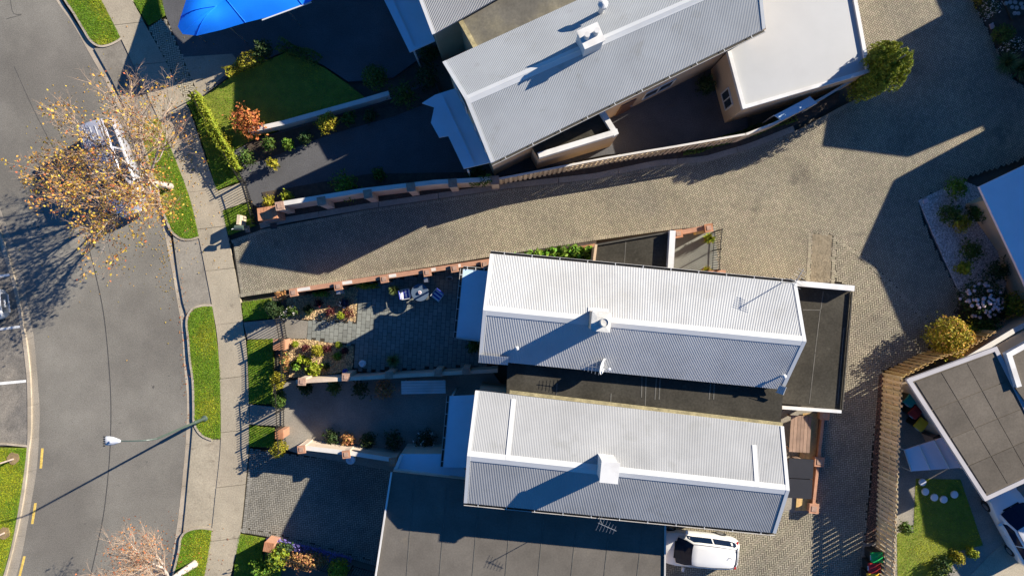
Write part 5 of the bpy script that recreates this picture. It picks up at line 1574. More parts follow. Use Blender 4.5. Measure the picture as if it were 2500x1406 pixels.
for x, y in ((452, 62), (700, 22), (560, 66)):
    p_ = P(x, y, 2.4); MB().tube([(p_.x, p_.y, 0), (p_.x, p_.y, 2.35)], .03, 8).build('post', M['steel'], can)
MB().beam(P(640, 50, 2.4), P(760, 6, 2.4), .06, .06).build('edge_bar', M['flash_white'], can)
# back yard of the south neighbour
ot = P(1940, 1052)
t_ = thing('outdoor_table', 'long brown slatted outdoor table beside the golden deck', 'table', ot, -.06)
for i in range(6):
    MB().box((-.45 + i * .18, 0, .74), (.165, 1.9, .04)).build('slat', M['table_brown'], t_, local=True)
for x in (-.42, .42):
    for y in (-.85, .85):
        MB().box((x, y, .36), (.08, .08, .72)).build('leg', M['table_brown'], t_, local=True)
sp = P(1938, 1158)
t_ = thing('spa_pool', 'dark covered spa pool at the end of the lower house', 'spa pool', sp, -.06)
MB().prism([(math.cos(t) * (.62 if abs(math.sin(t)) < .6 else .58), math.sin(t) * 1.0) for t in np.linspace(0, 6.283, 21)[:-1]], 0, .72).build('tub', M['table_brown'], t_, local=True)
for y in (-.52, .52):
    MB().box((0, y, .78), (1.3, 1.0, .11)).build('cover', M['dark_plastic'], t_, local=True)
# south yard furniture
bt = P(1038, 940)
t_ = thing('bench_table', 'long white slatted garden table against the wall of the lower patio', 'table', (bt.x, bt.y, 0), .02)
for i in range(5):
    MB().box((0, -.28 + i * .14, .74), (2.3, .125, .03)).build('slat', M['parapet_white'], t_, local=True)
for x in (-1.0, 1.0):
    for y in (-.25, .25):
        MB().box((x, y, .36), (.07, .07, .72)).build('leg', M['parapet_white'], t_, local=True)
# right yard
gl = thing('cold_frame', 'pale blue panelled lean-to in the shade behind the long paling fence', 'lean-to', P(2280, 1118))
fr = [P(*p, 1.6) for p in [(2208, 1098), (2318, 1062), (2365, 1140), (2225, 1150)]]
MB().prism([tuple(p.xy) for p in fr], 1.52, 1.6).build('roof', M['blue_grey_roof'], gl)
for t in (.0, .33, .66, 1.0):
    a = fr[0].lerp(fr[1], t); b = fr[3].lerp(fr[2], t)
    MB().beam(a + UP * .03, b + UP * .03, .05, .05).build('glazing_bar', M['frame'], gl)
for q in fr:
    MB().tube([(q.x, q.y, 0), (q.x, q.y, 1.55)], .03, 6).build('post', M['frame'], gl)
for i, ((x, y), w_) in enumerate(zip([(2251, 1176), (2258, 1199), (2280, 1213), (2303, 1218), (2329, 1206)], ('nearest the pale lean-to', 'second from the pale lean-to', 'in the middle of the curve', 'at the lowest point of the curve', 'nearest the panelled house'))):
    c_ = P(x, y)
    o = MB().lathe((c_.x, c_.y, 0), [(.2, 0), (.2, .06), (.17, .09), (.02, .095)], 12).build('stepping_stone', M['pot_white'])
    tag(o, 'round white stepping stone in the dark lawn, ' + w_, 'stepping stone', 'stepping stones in the dark lawn')
o = thing('shed', 'small dark brown shed roof in the shade by the teal bin', 'shed', P(2275, 1062))
MB().box((0, 0, .6), (.9, .7, 1.2), .5).build('wall', M['brick_cap'], o, local=True)
MB().box((0, 0, 1.24), (1.05, .85, .08), .5).build('roof', M['tar'], o, local=True)
o = thing('lean_to', 'light blue-white sheet roof behind the boundary fence, right of the cream garage wall', 'lean-to', P(1945, 262))
w = [P(*p, 1.9) for p in [(1890, 282), (1978, 236), (1995, 252), (1908, 294)]]
MB().prism([tuple(p.xy) for p in w], 1.84, 1.9).build('roof', M['canopy_white'], o)
for q in w: MB().tube([(q.x, q.y, 0), (q.x, q.y, 1.86)], .03, 6).build('post', M['frame'], o)
# crazy paving top right
cp = empty_struct('stone_paving', P(2480, 20))
MB().prism(px_poly([(2436, -30), (2466, 50), (2560, 10), (2560, -30)]), -.2, .10).build('mortar_bed', M['joint'], cp)
for i in range(9):
    for j in range(6):
        x = 2440 + i * 12 + random.uniform(-2, 2) + j * 4; y = -26 + j * 12 + random.uniform(-2, 2)
        if not inside(np.array([x]), np.array([y]), [(2438, -30), (2466, 46), (2560, 6), (2560, -30)])[0]: continue
        pts = [P2(x + math.cos(t) * random.uniform(4.6, 6), y + math.sin(t) * random.uniform(4.6, 6)) for t in np.linspace(0, 6.283, 7)[:-1]]
        MB().prism(pts, .05, .125 + random.uniform(-.006, .006)).build('stone', M['pebble_bed'], cp)
# ------------------------------------------------------------------ plants
def leaf_cloud(c, r, n, size, g, shell=.35, lump=.28, flat_bottom=-1.0, jagged=0.0):
    """n leaf quads through an uneven ellipsoid; c centre, r radii"""
    d = g.normal(0, 1, (n, 3)); d /= np.linalg.norm(d, axis=1)[:, None]
    d = d[d[:, 2] > flat_bottom]
    n = len(d)
    ph = g.uniform(0, 6.28, 6)
    lumpy = 1 + lump * (np.sin(d[:, 0] * 5 + ph[0]) * np.sin(d[:, 1] * 5 + ph[1]) + .7 * np.sin(d[:, 2] * 6 + ph[2]) * np.sin(d[:, 0] * 7 + ph[3])) * .8
    rad = (g.random(n) ** shell) * lumpy
    # clumps: thin out some directions so that gaps show
    gap = np.sin(d[:, 0] * 9 + ph[4]) + np.sin(d[:, 1] * 8 + ph[5]) + np.sin(d[:, 2] * 7 + ph[0])
    rad *= np.where(gap < -1.4, .72, 1.0)
    rad *= np.where(g.random(n) < jagged, g.uniform(1, 1.4, n), 1.0)
    p = d * rad[:, None] * np.array(r)[None] + np.array(c)[None]
    return quads(p, d, size, g)

def quads(p, d, size, g, tilt=.8, aspect=.55):
    n = len(p)
    nrm = d + g.normal(0, tilt, (n, 3)); nrm /= np.linalg.norm(nrm, axis=1)[:, None] + 1e-9
    t = np.cross(nrm, g.normal(0, 1, (n, 3))); t /= np.linalg.norm(t, axis=1)[:, None] + 1e-9
    b = np.cross(nrm, t)
    s = size * g.uniform(.6, 1.35, n)[:, None]
    V = np.stack([p - t * s, p + b * s * aspect + nrm * s * .15, p + t * s, p - b * s * aspect + nrm * s * .15], 1)
    F = np.arange(n * 4).reshape(-1, 4)
    return V.reshape(-1, 3), F

def bush(name, label, cat, px, h, r, n, size, m, group=None, stem=True, lump=.38, seed=None, z0=None, shell=.35, m2=None, n2=0, size2=None):
    """rounded shrub; px read at the middle of the crown (height h/2)"""
    g = np.random.default_rng(seed if seed is not None else int(px[0] * 7 + px[1]))
    rx, ry = (r, r) if not hasattr(r, '__len__') else r
    rx /= SC; ry /= SC
    b = P(*top2base(px[0], px[1], h * .6))
    o = thing(name, label, cat, b, 0, group)
    V, F = leaf_cloud((b.x, b.y, h * .52), (rx, ry, h * .5), n, size, g, lump=lump, flat_bottom=-.75, shell=shell, jagged=.13 if lump > .15 else .02)
    np_mesh('foliage', V, F, M[m], o)
    if m2:
        V, F = leaf_cloud((b.x, b.y, h * .56), (rx * 1.03, ry * 1.03, h * .52), n2, size2 or size, g, lump=lump, flat_bottom=-.1, shell=.1)
        np_mesh('blossom', V, F, M[m2], o)
    if stem:
        q = MB()
        for k in range(4):
            a = g.uniform(0, 6.28)
            q.tube([(b.x, b.y, -.02), (b.x + math.cos(a) * rx * .3, b.y + math.sin(a) * ry * .3, h * .35), (b.x + math.cos(a) * rx * .5, b.y + math.sin(a) * ry * .5, h * .6)], [.025, .018, .008], 5)
        q.build('stem', M['stem'], o)
    return o

def spiky(name, label, cat, px, h, r, n, m, w=.02, seed=1, pot=None):
    g = np.random.default_rng(seed)
    b = P(*top2base(px[0], px[1], h * .5)); R = r / SC
    o = thing(name, label, cat, b)
    z0 = .0
    if pot:
        MB().lathe((b.x, b.y, 0), [(.14, 0), (.2, .34), (.22, .34), (.22, .38), (.17, .38), (.02, .33)], 14).build('pot', M[pot], o)
        z0 = .33
    V = []; F = []
    for i in range(n):
        a = g.uniform(0, 6.283); el = g.uniform(.15, 1.35); L = g.uniform(.7, 1.1)
        dx, dy = math.cos(a), math.sin(a)
        out = math.cos(el) * R * 1.15 * L; up = math.sin(el) * (h - z0) * L
        s_ = np.array([-dy, dx, 0]) * w
        pts = [np.array([b.x, b.y, z0]), np.array([b.x + dx * out * .5, b.y + dy * out * .5, z0 + up * .75]), np.array([b.x + dx * out, b.y + dy * out, z0 + up * (.85 if el < .8 else 1)])]
        k = len(V)
        V += [pts[0] - s_ * .6, pts[0] + s_ * .6, pts[1] + s_, pts[1] - s_, pts[2] + s_ * .15, pts[2] - s_ * .15]
        F += [(k, k + 1, k + 2, k + 3), (k + 3, k + 2, k + 4, k + 5)]
    np_mesh('foliage', V, F, M[m], o)
    return o

def hedge(label, px, h, w, n, size, m, name='hedge', group=None):
    g = np.random.default_rng(len(label))
    p = np.array([P2(*q) for q in px]); c = p.mean(0)
    o = thing(name, label, 'hedge', (c[0], c[1], 0), 0, group)
    q = resample(p, max(2, n))
    t = np.gradient(q, axis=0); t /= np.linalg.norm(t, axis=1)[:, None] + 1e-9
    nn = np.stack([-t[:, 1], t[:, 0]], 1)
    u = g.uniform(-1, 1, n); z = g.random(n) ** .45
    edge = np.where(g.random(n) < .5, np.sign(u) * (.85 + .2 * g.random(n)), u)
    wob = 1 + .15 * np.sin(q[:, 0] * 4) + .1 * np.sin(q[:, 1] * 7)
    pos = np.stack([q[:, 0] + nn[:, 0] * edge * w / 2 * wob, q[:, 1] + nn[:, 1] * edge * w / 2 * wob, z * h * wob], 1)
    d = np.stack([nn[:, 0] * edge, nn[:, 1] * edge, z], 1)
    V, F = quads(pos, d, size, g)
    np_mesh('foliage', V, F, M[m], o)
    st = MB()
    for i in range(0, n, max(1, n // 8)):
        st.tube([(q[i, 0], q[i, 1], -.02), (q[i, 0] + .05, q[i, 1], h * .6)], [.03, .01], 5)
    st.build('stem', M['stem'], o)
    return o

# upper gravel bed
bush('dark_shrub', 'very dark rounded shrub in the shaded upper gravel bed, largest of the dark ones', 'shrub', (752, 757), .5, 13, 500, .05, 'leaf_dark')
bush('red_shrub', 'dark red-leaved shrub in the shade of the upper gravel bed, nearest the brick wall', 'shrub', (778, 741), .4, 10, 300, .045, 'leaf_red')
bush('red_shrub', 'dark red-leaved shrub in the upper gravel bed left of the round lime shrub', 'shrub', (804, 761), .45, 12, 420, .045, 'leaf_red')
bush('red_shrub', 'bright red-leaved shrub in the sunlit corner of the upper gravel bed', 'shrub', (850, 764), .4, 14, 500, .045, 'leaf_red', m2='leaf_rust', n2=60)
bush('topiary', 'round lime green clipped ball at the edge of the upper gravel bed', 'topiary', (831, 770), .8, 9.5, 900, .032, 'leaf_lime', lump=.05, shell=.2)
bush('blue_shrub', 'low blue-grey leaved plant in the shaded upper gravel bed', 'shrub', (841, 741), .4, 13, 450, .05, 'leaf_bluegrey')
bush('green_shrub', 'pale leafy shrub near the gate in the upper gravel bed', 'shrub', (712, 758), .7, 13, 420, .06, 'leaf_green', m2='petal_white', n2=45)
bush('white_flower_shrub', 'white-speckled shrub beside the iron gate', 'shrub', (690, 768), .6, 12, 400, .05, 'leaf_dark', m2='petal_white', n2=70)
bush('green_shrub', 'dark shrub in the corner between brick wall and front railings', 'shrub', (668, 754), 1.6, 20, 2600, .06, 'leaf_dark', lump=.12)
bush('rust_shrub', 'rusty leaved shrub at the left end of the orange brick wall', 'shrub', (686, 722), .9, 14, 480, .055, 'leaf_rust')
bush('green_shrub', 'small green climber on the brick wall above the upper gravel bed', 'shrub', (783, 718), .9, (20, 7), 400, .055, 'leaf_bright')
bush('green_shrub', 'lit leafy climber at the foot of the brick wall above the patio', 'shrub', (896, 698), .9, (27, 8), 650, .055, 'leaf_lime')
# lower gravel bed
bush('topiary', 'small lime ball shrub nearest the brick letterbox in the lower gravel bed', 'topiary', (720, 840), .5, 8, 600, .032, 'leaf_lime', lump=.05, shell=.2)
bush('topiary', 'small lime ball shrub at the upper edge of the lower gravel bed', 'topiary', (826, 842), .55, 8.5, 600, .032, 'leaf_lime', lump=.05, shell=.2)
bush('red_shrub', 'dark red-leaved shrub in the sunlit lower gravel bed, between two green shrubs', 'shrub', (746, 849), .35, 9, 330, .045, 'leaf_red')
bush('red_shrub', 'dark red-leaved shrub in the lower gravel bed beside the lime ball at the upper edge', 'shrub', (799, 850), .4, 10, 350, .045, 'leaf_red')
bush('red_shrub', 'shaded red-leaved shrub at the right corner of the lower gravel bed', 'shrub', (842, 857), .35, 9, 300, .045, 'leaf_red')
bush('green_shrub', 'feathery yellow-green shrub in the middle of the lower gravel bed', 'shrub', (773, 855), .8, 13.5, 900, .05, 'leaf_yellow')
bush('topiary', 'bright green tufted shrub near the shade in the lower gravel bed', 'shrub', (823, 870), .45, 10, 500, .045, 'leaf_bright')
bush('big_leaf_shrub', 'lime big-leaved shrub at the left of the lower gravel bed', 'shrub', (735, 877), .6, 10, 200, .10, 'leaf_lime')
bush('big_leaf_shrub', 'lime big-leaved shrub in the lower gravel bed, right of another', 'shrub', (750, 883), .5, 9, 180, .10, 'leaf_lime')
bush('big_leaf_shrub', 'bright big-leaved shrub by the railings in the lower gravel bed', 'shrub', (722, 893), .5, 10, 200, .10, 'leaf_bright')
bush('big_leaf_shrub', 'large bright big-leaved shrub against the lower garden wall', 'shrub', (765, 902), .7, 18, 420, .11, 'leaf_lime')
bush('dark_shrub', 'small dark shrub in the shaded part of the lower gravel bed', 'shrub', (796, 893), .35, 9, 260, .045, 'leaf_dark')
bush('red_shrub', 'leafy reddish bush behind the front railings near the brick letterbox', 'shrub', (695, 882), .9, (10, 24), 520, .06, 'leaf_rust', m2='leaf_green', n2=180)
# patio pots
spiky('spiky_plant', 'spiky green potted plant left of the striped chair', 'potted plant', (962, 708), 1.1, 16, 150, 'leaf_spiky', seed=3, pot='pot_black')
spiky('spiky_plant', 'spiky green potted plant against the lower patio wall', 'potted plant', (960, 880), 1.2, 19, 190, 'leaf_spiky', seed=4, pot='pot_terracotta')
bush('green_shrub', 'dim green shrub in the shade under the corner of the white roof', 'shrub', (1156, 846), .9, 16, 500, .06, 'leaf_green')
# leafy bed under the gutter
for i, (x, y, r_) in enumerate([(1262, 632, 13), (1290, 627, 14), (1318, 624, 15), (1346, 621, 16), (1374, 618, 16), (1402, 616, 17), (1430, 618, 17)]):
    side_ = ['at the far left end, by the roof corner', 'second from the left end', 'third from the left end', 'in the middle', 'third from the porch', 'second from the porch', 'next to the porch'][i]
    bush('arum_plant', 'big-leaved green plant above the gutter, ' + side_, 'plant', (x, y), .8, r_, 170, .15, 'leaf_bright', group='big leaved plants in the bed above the gutter', seed=i)
# courtyard plants
spiky('spiky_plant', 'pale green spiky plant by the courtyard brick wall', 'potted plant', (1731, 583), 1.0, 16, 90, 'leaf_lime', w=.035, seed=8, pot='pot_terracotta')
spiky('spiky_plant', 'yellow spiky plant at the lower end of the courtyard gate', 'potted plant', (1724, 662), .9, 16, 90, 'leaf_yellow', w=.035, seed=9, pot='pot_terracotta')
# front hedges
bush('hedge_bush', 'clipped variegated hedge bush at the corner below the railings lawn', 'hedge', (676, 930), 1.3, (17, 22), 1300, .05, 'leaf_yellow', lump=.1)
bush('hedge_bush', 'clipped variegated hedge bush beside the lower neighbour path', 'hedge', (680, 975), 1.3, (17, 22), 1300, .05, 'leaf_green', lump=.1)
bush('hedge_bush', 'rounded yellow-green hedge bush at the top corner of the grey driveway', 'hedge', (679, 1097), 1.3, 21, 1400, .05, 'leaf_yellow', lump=.12)
# bottom left garden
bush('leafy_shrub', 'glossy green leafy shrub at the bottom edge beside the shaded lawn', 'shrub', (637, 1388), 1.2, (20, 22), 700, .085, 'leaf_bright')
bush('leafy_shrub', 'tall lit green shrub next to the reddish brick pillar', 'shrub', (678, 1358), 1.4, (22, 26), 900, .085, 'leaf_lime', m2='leaf_green', n2=200)
bush('rust_shrub', 'wide rusty orange shrub along the bottom railings', 'shrub', (748, 1370), 1.1, (50, 21), 1900, .065, 'leaf_rust', lump=.2)
bush('topiary', 'rounded light green shrub at the bottom edge right of the rusty one', 'shrub', (826, 1392), 1.4, 27, 1700, .06, 'leaf_lime', lump=.08)
bush('dark_shrub', 'dark green shrub in the shade above the tall lit shrub', 'shrub', (692, 1335), 1.0, (22, 9), 500, .07, 'leaf_dark')
hedge('long strip of violet flowers along the lower edge of the grey driveway', [(655, 1316), (740, 1334), (860, 1366)], .45, .42, 1700, .045, 'petal_blue', 'flower_border')
# upper neighbour garden
bush('orange_shrub', 'orange-brown leafy shrub at the end of the white curved wall', 'shrub', (604, 298), 1.4, 36, 1300, .08, 'leaf_orange')
hedge('yellow-green low hedge between the concrete drive and dark lawn', [(562, 186), (600, 165), (648, 142)], .8, .55, 1300, .06, 'leaf_yellow')
hedge('dim olive hedge along the far side of the dark lawn', [(690, 118), (735, 134), (786, 158)], .8, .55, 1200, .06, 'leaf_green')
bush('round_shrub', 'large round grey-green shrub by the shaded paving in the upper garden', 'shrub', (915, 188), 1.3, 32, 1500, .06, 'leaf_green', lump=.1)
for i, (x, y, r_, m_, l_) in enumerate([(655, 352, 16, 'leaf_green', 'small green shrub at the left end of the planted strip under the white wall'), (702, 352, 14, 'leaf_bright', 'bright green shrub in the planted strip under the white wall'),
        (745, 336, 15, 'leaf_dark', 'dark shrub in the planted strip under the white wall, right of the bright one'), (797, 300, 24, 'leaf_yellow', 'biggest yellow-green shrub in the planted strip under the white wall'), (850, 288, 16, 'leaf_green', 'grey-green shrub right of the biggest one under the white wall'),
        (902, 282, 15, 'leaf_dark', 'dark low shrub near the middle of the planted strip under the white wall'), (985, 232, 30, 'leaf_green', 'broad olive shrub beyond the right end of the white wall'), (1040, 185, 30, 'leaf_dark', 'dark shrub near the entrance roof of the slanting house'), (1045, 130, 26, 'leaf_dark', 'dark shrub below the entrance roof at the top edge'),
        (665, 400, 13, 'leaf_yellow', 'yellow shrub beside the shaded paving below the white wall'), (600, 385, 20, 'leaf_green', 'green shrub at the end of the front railings, below the lit lawn'), (548, 345, 18, 'leaf_yellow', 'yellow-green shrub at the lower tip of the lit lawn'), (840, 455, 34, 'leaf_bright', 'wide green shrub behind the cream driveway wall'),
        (925, 425, 16, 'leaf_green', 'small green shrub right of the wide one behind the cream driveway wall'), (700, 480, 14, 'leaf_lime', 'lime shrub behind the cream driveway wall near its left end'), (655, 492, 13, 'leaf_yellow', 'yellow-green shrub behind the sloped brick letterbox'), (640, 120, 22, 'leaf_dark', 'dark shrub at the left end of the dim olive hedge'), (1165, 425, 22, 'leaf_dark', 'dark shrub in the corner under the slanting house'), (1725, 205, 22, 'leaf_dark', 'dark shrub in the shaded courtyard of the slanting house')]):
    bush('garden_shrub', l_, 'shrub', (x, y), .9 if r_ < 22 else 1.3, r_, 500 if r_ < 22 else 900, .065, m_)
bush('grass_clump', 'lit green clump at the driveway corner under the tree tips', 'shrub', (478, 262), .5, (14, 22), 500, .06, 'leaf_bright')
hedge('lit yellow-green clipped hedge just behind the upper front railings', [(490, 240), (546, 340), (592, 420)], 1.05, .42, 3800, .06, 'leaf_lime')
# strip plants under the boundary fence
hedge('low green creeper along the foot of the pale capped fence', [(1665, 372), (1740, 352), (1830, 324), (1940, 286)], .28, .42, 1700, .06, 'leaf_green', 'creeper')
hedge('green creeper hanging over the top of the cream driveway wall near the paling fence', [top2base(1145, 441, 1.7), top2base(1200, 437, 1.7)], 1.85, .3, 500, .06, 'leaf_green', 'creeper')
# lower patio shrubs
for i, (x, y, r_, m_, l_) in enumerate([(745, 948, 18, 'leaf_dark', 'dark shrub under the patio wall, leftmost in the lower neighbour yard'), (815, 945, 18, 'leaf_green', 'green shrub under the patio wall in the lower neighbour yard'), (880, 950, 20, 'leaf_dark', 'dark shrub under the patio wall, left of the brownish one'), (935, 950, 24, 'leaf_rust', 'brownish shrub under the patio wall in the lower neighbour yard'),
        (810, 1068, 20, 'leaf_dark', 'dark shrub at the left of the planting above the cream wall'), (850, 1072, 16, 'leaf_rust', 'rust-coloured shrub in the planting above the cream wall'), (900, 1075, 20, 'leaf_dark', 'dark shrub in the middle of the planting above the cream wall'), (960, 1075, 24, 'leaf_dark', 'dark shrub at the right of the planting above the cream wall')]):
    bush('garden_shrub', l_, 'shrub', (x, y), .8, r_, 500, .065, m_)
bush('white_flower_shrub', 'dark shrub with pale flowers beside the entrance roof of the lower house', 'shrub', (1040, 1075), .9, 26, 700, .06, 'leaf_dark', m2='petal_white', n2=60, size2=.09)
# right side beds
for (x, y, r_, m_, l_) in [(2340, 458, 24, 'leaf_bright', 'leafy green shrub at the upper end of the pale pebble bed'), (2322, 522, 24, 'leaf_green', 'green shrub at the left side of the pebble bed shrubs'), (2350, 545, 22, 'leaf_yellow', 'yellow-green shrub in the middle of the pebble bed'), (2385, 520, 22, 'leaf_green', 'green shrub in the pebble bed nearest the blue-grey roof'), (2375, 612, 26, 'leaf_green', 'green shrub in the lower half of the pebble bed'), (2355, 655, 15, 'leaf_lime', 'small lime shrub above the white-flowered bush'), (2440, 660, 30, 'leaf_dark', 'dark shrub between white-flowered bush and blue-grey roof')]:
    bush('garden_shrub', l_, 'shrub', (x, y), 1.0, r_, 700, .07, m_)
# white-flowered bush: each flower head a part
fb_ = bush('flowering_bush', 'dark bush covered with round pinkish white flower heads on the right', 'shrub', (2400, 735), 1.5, (55, 55), 2400, .07, 'leaf_dark', lump=.2)
g = np.random.default_rng(5)
bl = world_loc(fb_)
hd_ = MB().lathe((0, 0, 0), [(.02, -.05), (.07, -.03), (.09, .02), (.07, .06), (.02, .08)], 9).build('flower_head', M['petal_pink'], fb_, local=True)
for i in range(66):
    o = hd_ if i == 0 else hd_.copy()
    if i: col.objects.link(o); o.parent = fb_
    a = g.uniform(0, 6.283); q = g.random() ** .5
    x = math.cos(a) * q * 1.12 - .14; y = math.sin(a) * q * .95
    o.location = (x, y, .72 + .82 * math.sqrt(max(0.02, 1 - min(1, q * q * .95))) + g.uniform(-.03, .06))
    s_ = g.uniform(.75, 1.25); o.scale = (s_, s_, s_); o.rotation_euler = (g.uniform(-.5, .5), g.uniform(-.5, .5), g.uniform(0, 6))
bush('golden_shrub', 'golden yellow feathery shrub at the corner of the golden paling fence', 'shrub', (2322, 824), 2.1, (50, 48), 3800, .065, 'leaf_yellow', lump=.16, m2='leaf_gold', n2=1300)
bush('green_shrub', 'green shrub between the golden shrub and the white-flowered bush', 'shrub', (2405, 800), 1.2, (36, 26), 1000, .07, 'leaf_green')
bush('green_shrub', 'yellow-green shrub behind the white-flowered bush at the right', 'shrub', (2478, 745), 1.4, 30, 1000, .07, 'leaf_yellow')
# top right bed
bush('white_flower_shrub', 'dim shrub speckled with white flowers at the top right edge', 'shrub', (2414, 20), .9, 25, 900, .05, 'leaf_dark', m2='petal_white', n2=330, size2=.04)
bush('round_shrub', 'round dim green clipped shrub between two white-speckled ones', 'shrub', (2452, 82), 1.0, (27, 24), 1300, .05, 'leaf_green', lump=.06)
bush('white_flower_shrub', 'dim shrub speckled with white flowers below the round clipped shrub', 'shrub', (2476, 112), .8, (32, 18), 800, .05, 'leaf_dark', m2='petal_white', n2=330, size2=.04)
spiky('grass_clump', 'brownish grassy clump at the lower end of the top right bed', 'grass clump', (2466, 150), .9, 30, 260, 'leaf_spiky', seed=21)
spiky('grass_clump', 'brownish grassy clump cut off by the right edge, top right bed', 'grass clump', (2500, 165), .9, 30, 260, 'leaf_spiky', seed=22)
bush('green_shrub', 'olive shrub at the very top of the top right bed', 'shrub', (2395, -8), .8, 18, 500, .05, 'leaf_yellow')
# lower right yard
for (x, y, r_, m_, l_) in [(2340, 1362, 16, 'leaf_yellow', 'yellow flowering shrub near the lower right concrete'), (2374, 1350, 12, 'leaf_lime', 'pale green shrub near the lower right concrete'), (2300, 1390, 26, 'leaf_dark', 'dark shrub at the bottom edge, lower right yard'), (2212, 1290, 15, 'leaf_green', 'shrub by the long paling fence at the lit lawn')]:
    bush('garden_shrub', l_, 'shrub', (x, y), .8, r_, 600, .065, m_)

# ------------------------------------------------------------------ trees
def conifer(label, px, h, r, n, m):
    g = np.random.default_rng(11)
    b = P(*px)
    o = thing('conifer', label, 'tree', b)
    MB().tube([(b.x, b.y, -.1), (b.x, b.y, h * .5), (b.x, b.y, h * .9)], [.12, .08, .03], 8).build('trunk', M['grey_bark'], o)
    Vs, Fs, k = [], [], 0
    for i in range(46):            # upright plumes packed round the trunk
        a = g.uniform(0, 6.283); q = g.random() ** .5 * r
        z0 = g.uniform(.0, h * .55); top_ = (h * (1 - .30 * (q / r) ** 1.5)) * g.uniform(.86, 1.0)
        nn = int(n / 46)
        t = g.random(nn)
        z = z0 + (top_ - z0) * t
        wid = .34 * (1 - t ** 2 * .85)
        d = g.normal(0, 1, (nn, 3)); d[:, 2] *= .6; d /= np.linalg.norm(d, axis=1)[:, None]
        bul = .75 + .35 * np.sin(np.pi * np.clip(z / h, 0, 1))
        p = np.stack([b.x + math.cos(a) * q * bul + d[:, 0] * wid, b.y + math.sin(a) * q * bul + d[:, 1] * wid, z], 1)
        V, F = quads(p, d + np.array([0, 0, .5]), .075, g, tilt=.5, aspect=.4)
        Vs.append(V); Fs.append(F + k); k += len(V)
    np_mesh('crown', np.concatenate(Vs), np.concatenate(Fs), M[m], o)
    return o
conifer('bushy golden-green conifer between the cream garage and the driveway', (2084, 210), 5.6, 1.0, 17000, 'leaf_conifer')

def grow_tree(name, label, px, h, seed, bark, twig, leaf, nleaf, crown_r, limbs=6, trunk_r=.17, lean=(0, 0), leaf_size=.085, leaf_bias=None, leaf2=None, trunk_h=1.7, twig_n=3, bare=.25):
    g = np.random.default_rng(seed)
    b = P(*px)
    o = thing(name, label, 'tree', b)
    trunk, twigs, tips = MB(), MB(), []
    t0 = Vector((b.x, b.y, -.1)); t1 = Vector((b.x + lean[0] * .5, b.y + lean[1] * .5, trunk_h * .55)); t2 = Vector((b.x + lean[0], b.y + lean[1], trunk_h))
    trunk.tube([t0, Vector((b.x, b.y, .12)), t1, t2], [trunk_r * 1.4, trunk_r * 1.0, trunk_r * .82, trunk_r * .5], 10)
    def branch(p, d, L, r, depth):
        n = 4 if depth < 2 else 3
        pts = [p]; q = p.copy(); dd = d.copy()
        for i in range(n):
            dd = (dd + Vector(g.normal(0, .11 + .03 * depth, 3)) + Vector((0, 0, .07 if depth < 3 else .02))).normalized()
            q = q + dd * (L / n)
            pts.append(q.copy())
        rr = [r * (1 - .55 * i / n) for i in range(n + 1)]
        (trunk if depth < 2 else twigs).tube(pts, rr, 7 if depth == 0 else (5 if depth < 2 else 3), cap=False)
        if depth >= 4 or L < .28:
            tips.append((pts[-1], dd)); tips.append((pts[-2], dd))
            return
        if depth >= 2: tips.append((pts[-1], dd))
        kids = {0: 5, 1: 5, 2: 4, 3: twig_n}[depth]
        for k in range(kids):
            f = .3 + .7 * (k + g.random() * .6) / kids
            i = min(n - 1, int(f * n)); pp = pts[i].lerp(pts[i + 1], f * n - i if f * n - i <= 1 else 1)
            ax = dd.orthogonal().normalized(); ax.rotate(Matrix.Rotation(g.uniform(0, 6.283), 3, dd))
            ang = g.uniform(.42, .85)
            nd = (dd * math.cos(ang) + ax * math.sin(ang)).normalized()
            branch(pp, nd, L * g.uniform(.48, .66), r * .46, depth + 1)
        branch(pts[-1], dd, L * .55, r * .42, depth + 1)
    for k in range(limbs):
        a = 6.283 * (k + g.random() * .5) / limbs
        el = g.uniform(.42, .95) if k else 1.3
        d = Vector((math.cos(a) * math.cos(el), math.sin(a) * math.cos(el), math.sin(el)))
        st = t2.lerp(t1, g.random() * .45)
        branch(st, d, h * .44 * g.uniform(.85, 1.1), trunk_r * (.5 if k < 4 else .36), 0)
    trunk.build('trunk', M[bark], o, smooth=True)
    twigs.build('branches', M[twig], o)
    T_ = np.array([tuple(t) for t, _ in tips]); D_ = np.array([tuple(d) for _, d in tips])
    if nleaf:
        wgt = np.ones(len(T_))
        if leaf_bias is not None:
            rel = (T_ - np.array([b.x, b.y, 0])) / crown_r
            wgt = np.clip(.4 + rel[:, 0] * leaf_bias[0] + rel[:, 1] * leaf_bias[1] + .25, bare * .3, 2.0)
            wgt *= np.where(g.random(len(T_)) < bare, .1, 1)
        idx = g.choice(len(T_), nleaf, p=wgt / wgt.sum())
        p = T_[idx] + g.normal(0, .10, (nleaf, 3)) - D_[idx] * g.uniform(0, .3, (nleaf, 1))
        cut = nleaf if not leaf2 else int(nleaf * .72)
        V, F = quads(p[:cut], g.normal(0, 1, (cut, 3)), leaf_size, g, aspect=.7)
        np_mesh('foliage', V, F, M[leaf], o)
        if leaf2:
            V, F = quads(p[cut:], g.normal(0, 1, (nleaf - cut, 3)), leaf_size * .9, g, aspect=.7)
            np_mesh('foliage', V, F, M[leaf2], o)
    return o
grow_tree('autumn_tree', 'big thin-leaved golden autumn tree over the parked silver people mover', (416, 456), 7.0, 5, 'white_bark', 'twig_pale', 'leaf_gold', 5200, 3.8, limbs=9, trunk_r=.16, lean=(-.3, .05), leaf_bias=(-.4, -.28), leaf2='leaf_orange', trunk_h=1.9, bare=.3, leaf_size=.066, twig_n=3)
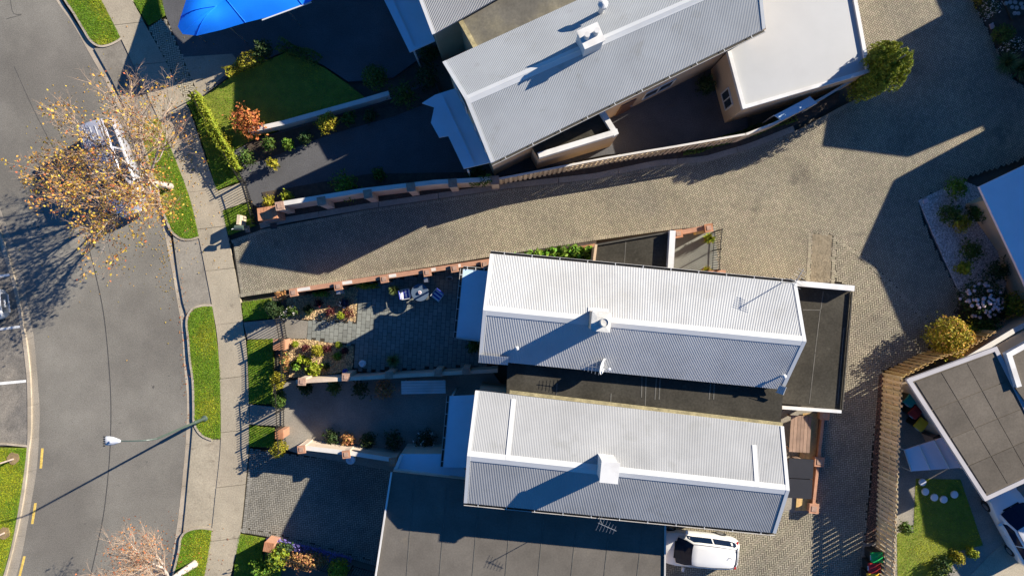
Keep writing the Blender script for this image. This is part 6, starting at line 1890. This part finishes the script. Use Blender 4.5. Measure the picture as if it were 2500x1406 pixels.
grow_tree('birch_tree', 'white-trunked birch with bare twigs and orange leaves at the bottom edge', (474, 1376), 7.0, 9, 'white_bark', 'twig_pale', 'leaf_orange', 2200, 2.6, limbs=7, trunk_r=.18, lean=(-.5, -.15), leaf_bias=(-.5, .1), trunk_h=1.8, bare=.5, leaf_size=.045)
grow_tree('young_tree', 'young bare staked tree leaning over the left verge, upper of two', (33, 1120), 3.2, 21, 'grey_bark', 'twig', None, 0, 1.5, limbs=3, trunk_r=.05, lean=(-.05, 0), trunk_h=1.5, twig_n=1)
grow_tree('young_tree', 'young bare tree at the left edge of the verge, lower of two', (11, 1300), 3.2, 23, 'grey_bark', 'twig', None, 0, 1.5, limbs=3, trunk_r=.05, lean=(-.05, 0), trunk_h=1.5, twig_n=1)
for (x, y, l_) in ((33, 1118, 'ring of bare dry soil round the upper young tree'), (11, 1300, 'ring of bare dry soil round the lower young tree')):
    c_ = P(x, y)
    pts = [(c_.x + math.cos(t) * random.uniform(.27, .36), c_.y + math.sin(t) * random.uniform(.27, .36)) for t in np.linspace(0, 6.283, 15)[:-1]]
    o = MB().prism(pts, -.05, .045).build('tree_ring', M['gravel_bed']); o['kind'] = 'structure'
# fallen leaves under the trees
for k, ((x, y), sx, sy, n_, m_) in enumerate([((330, 420), 2.4, 2.9, 900, 'leaf_gold'), ((455, 330), .9, 2.6, 260, 'leaf_gold'), ((400, 1390), 1.6, 1.2, 420, 'leaf_orange'), ((405, 620), .25, 1.6, 120, 'leaf_gold'), ((448, 830), .18, 2.2, 90, 'leaf_orange')]):
    g = np.random.default_rng(60 + k)
    c_ = P(x, y)
    p = np.stack([c_.x + g.normal(0, sx, n_), c_.y + g.normal(0, sy, n_), np.full(n_, 0.0)], 1)
    # road lies lower than the verge
    rx = np.interp(-p[:, 1], [-P(*q).y for q in CHAN_R], [P(*q).x for q in CHAN_R])
    p[:, 2] = np.where(p[:, 0] < rx, -.095, .03)
    V, F = quads(p, np.tile([0, 0, 1.0], (n_, 1)), .035, g, tilt=.25, aspect=.7)
    o = np_mesh('fallen_leaves', V, F, M[m_]); o['kind'] = 'stuff'; o['label'] = 'fallen autumn leaves scattered on the road and verge'
bpy.context.view_layer.update()
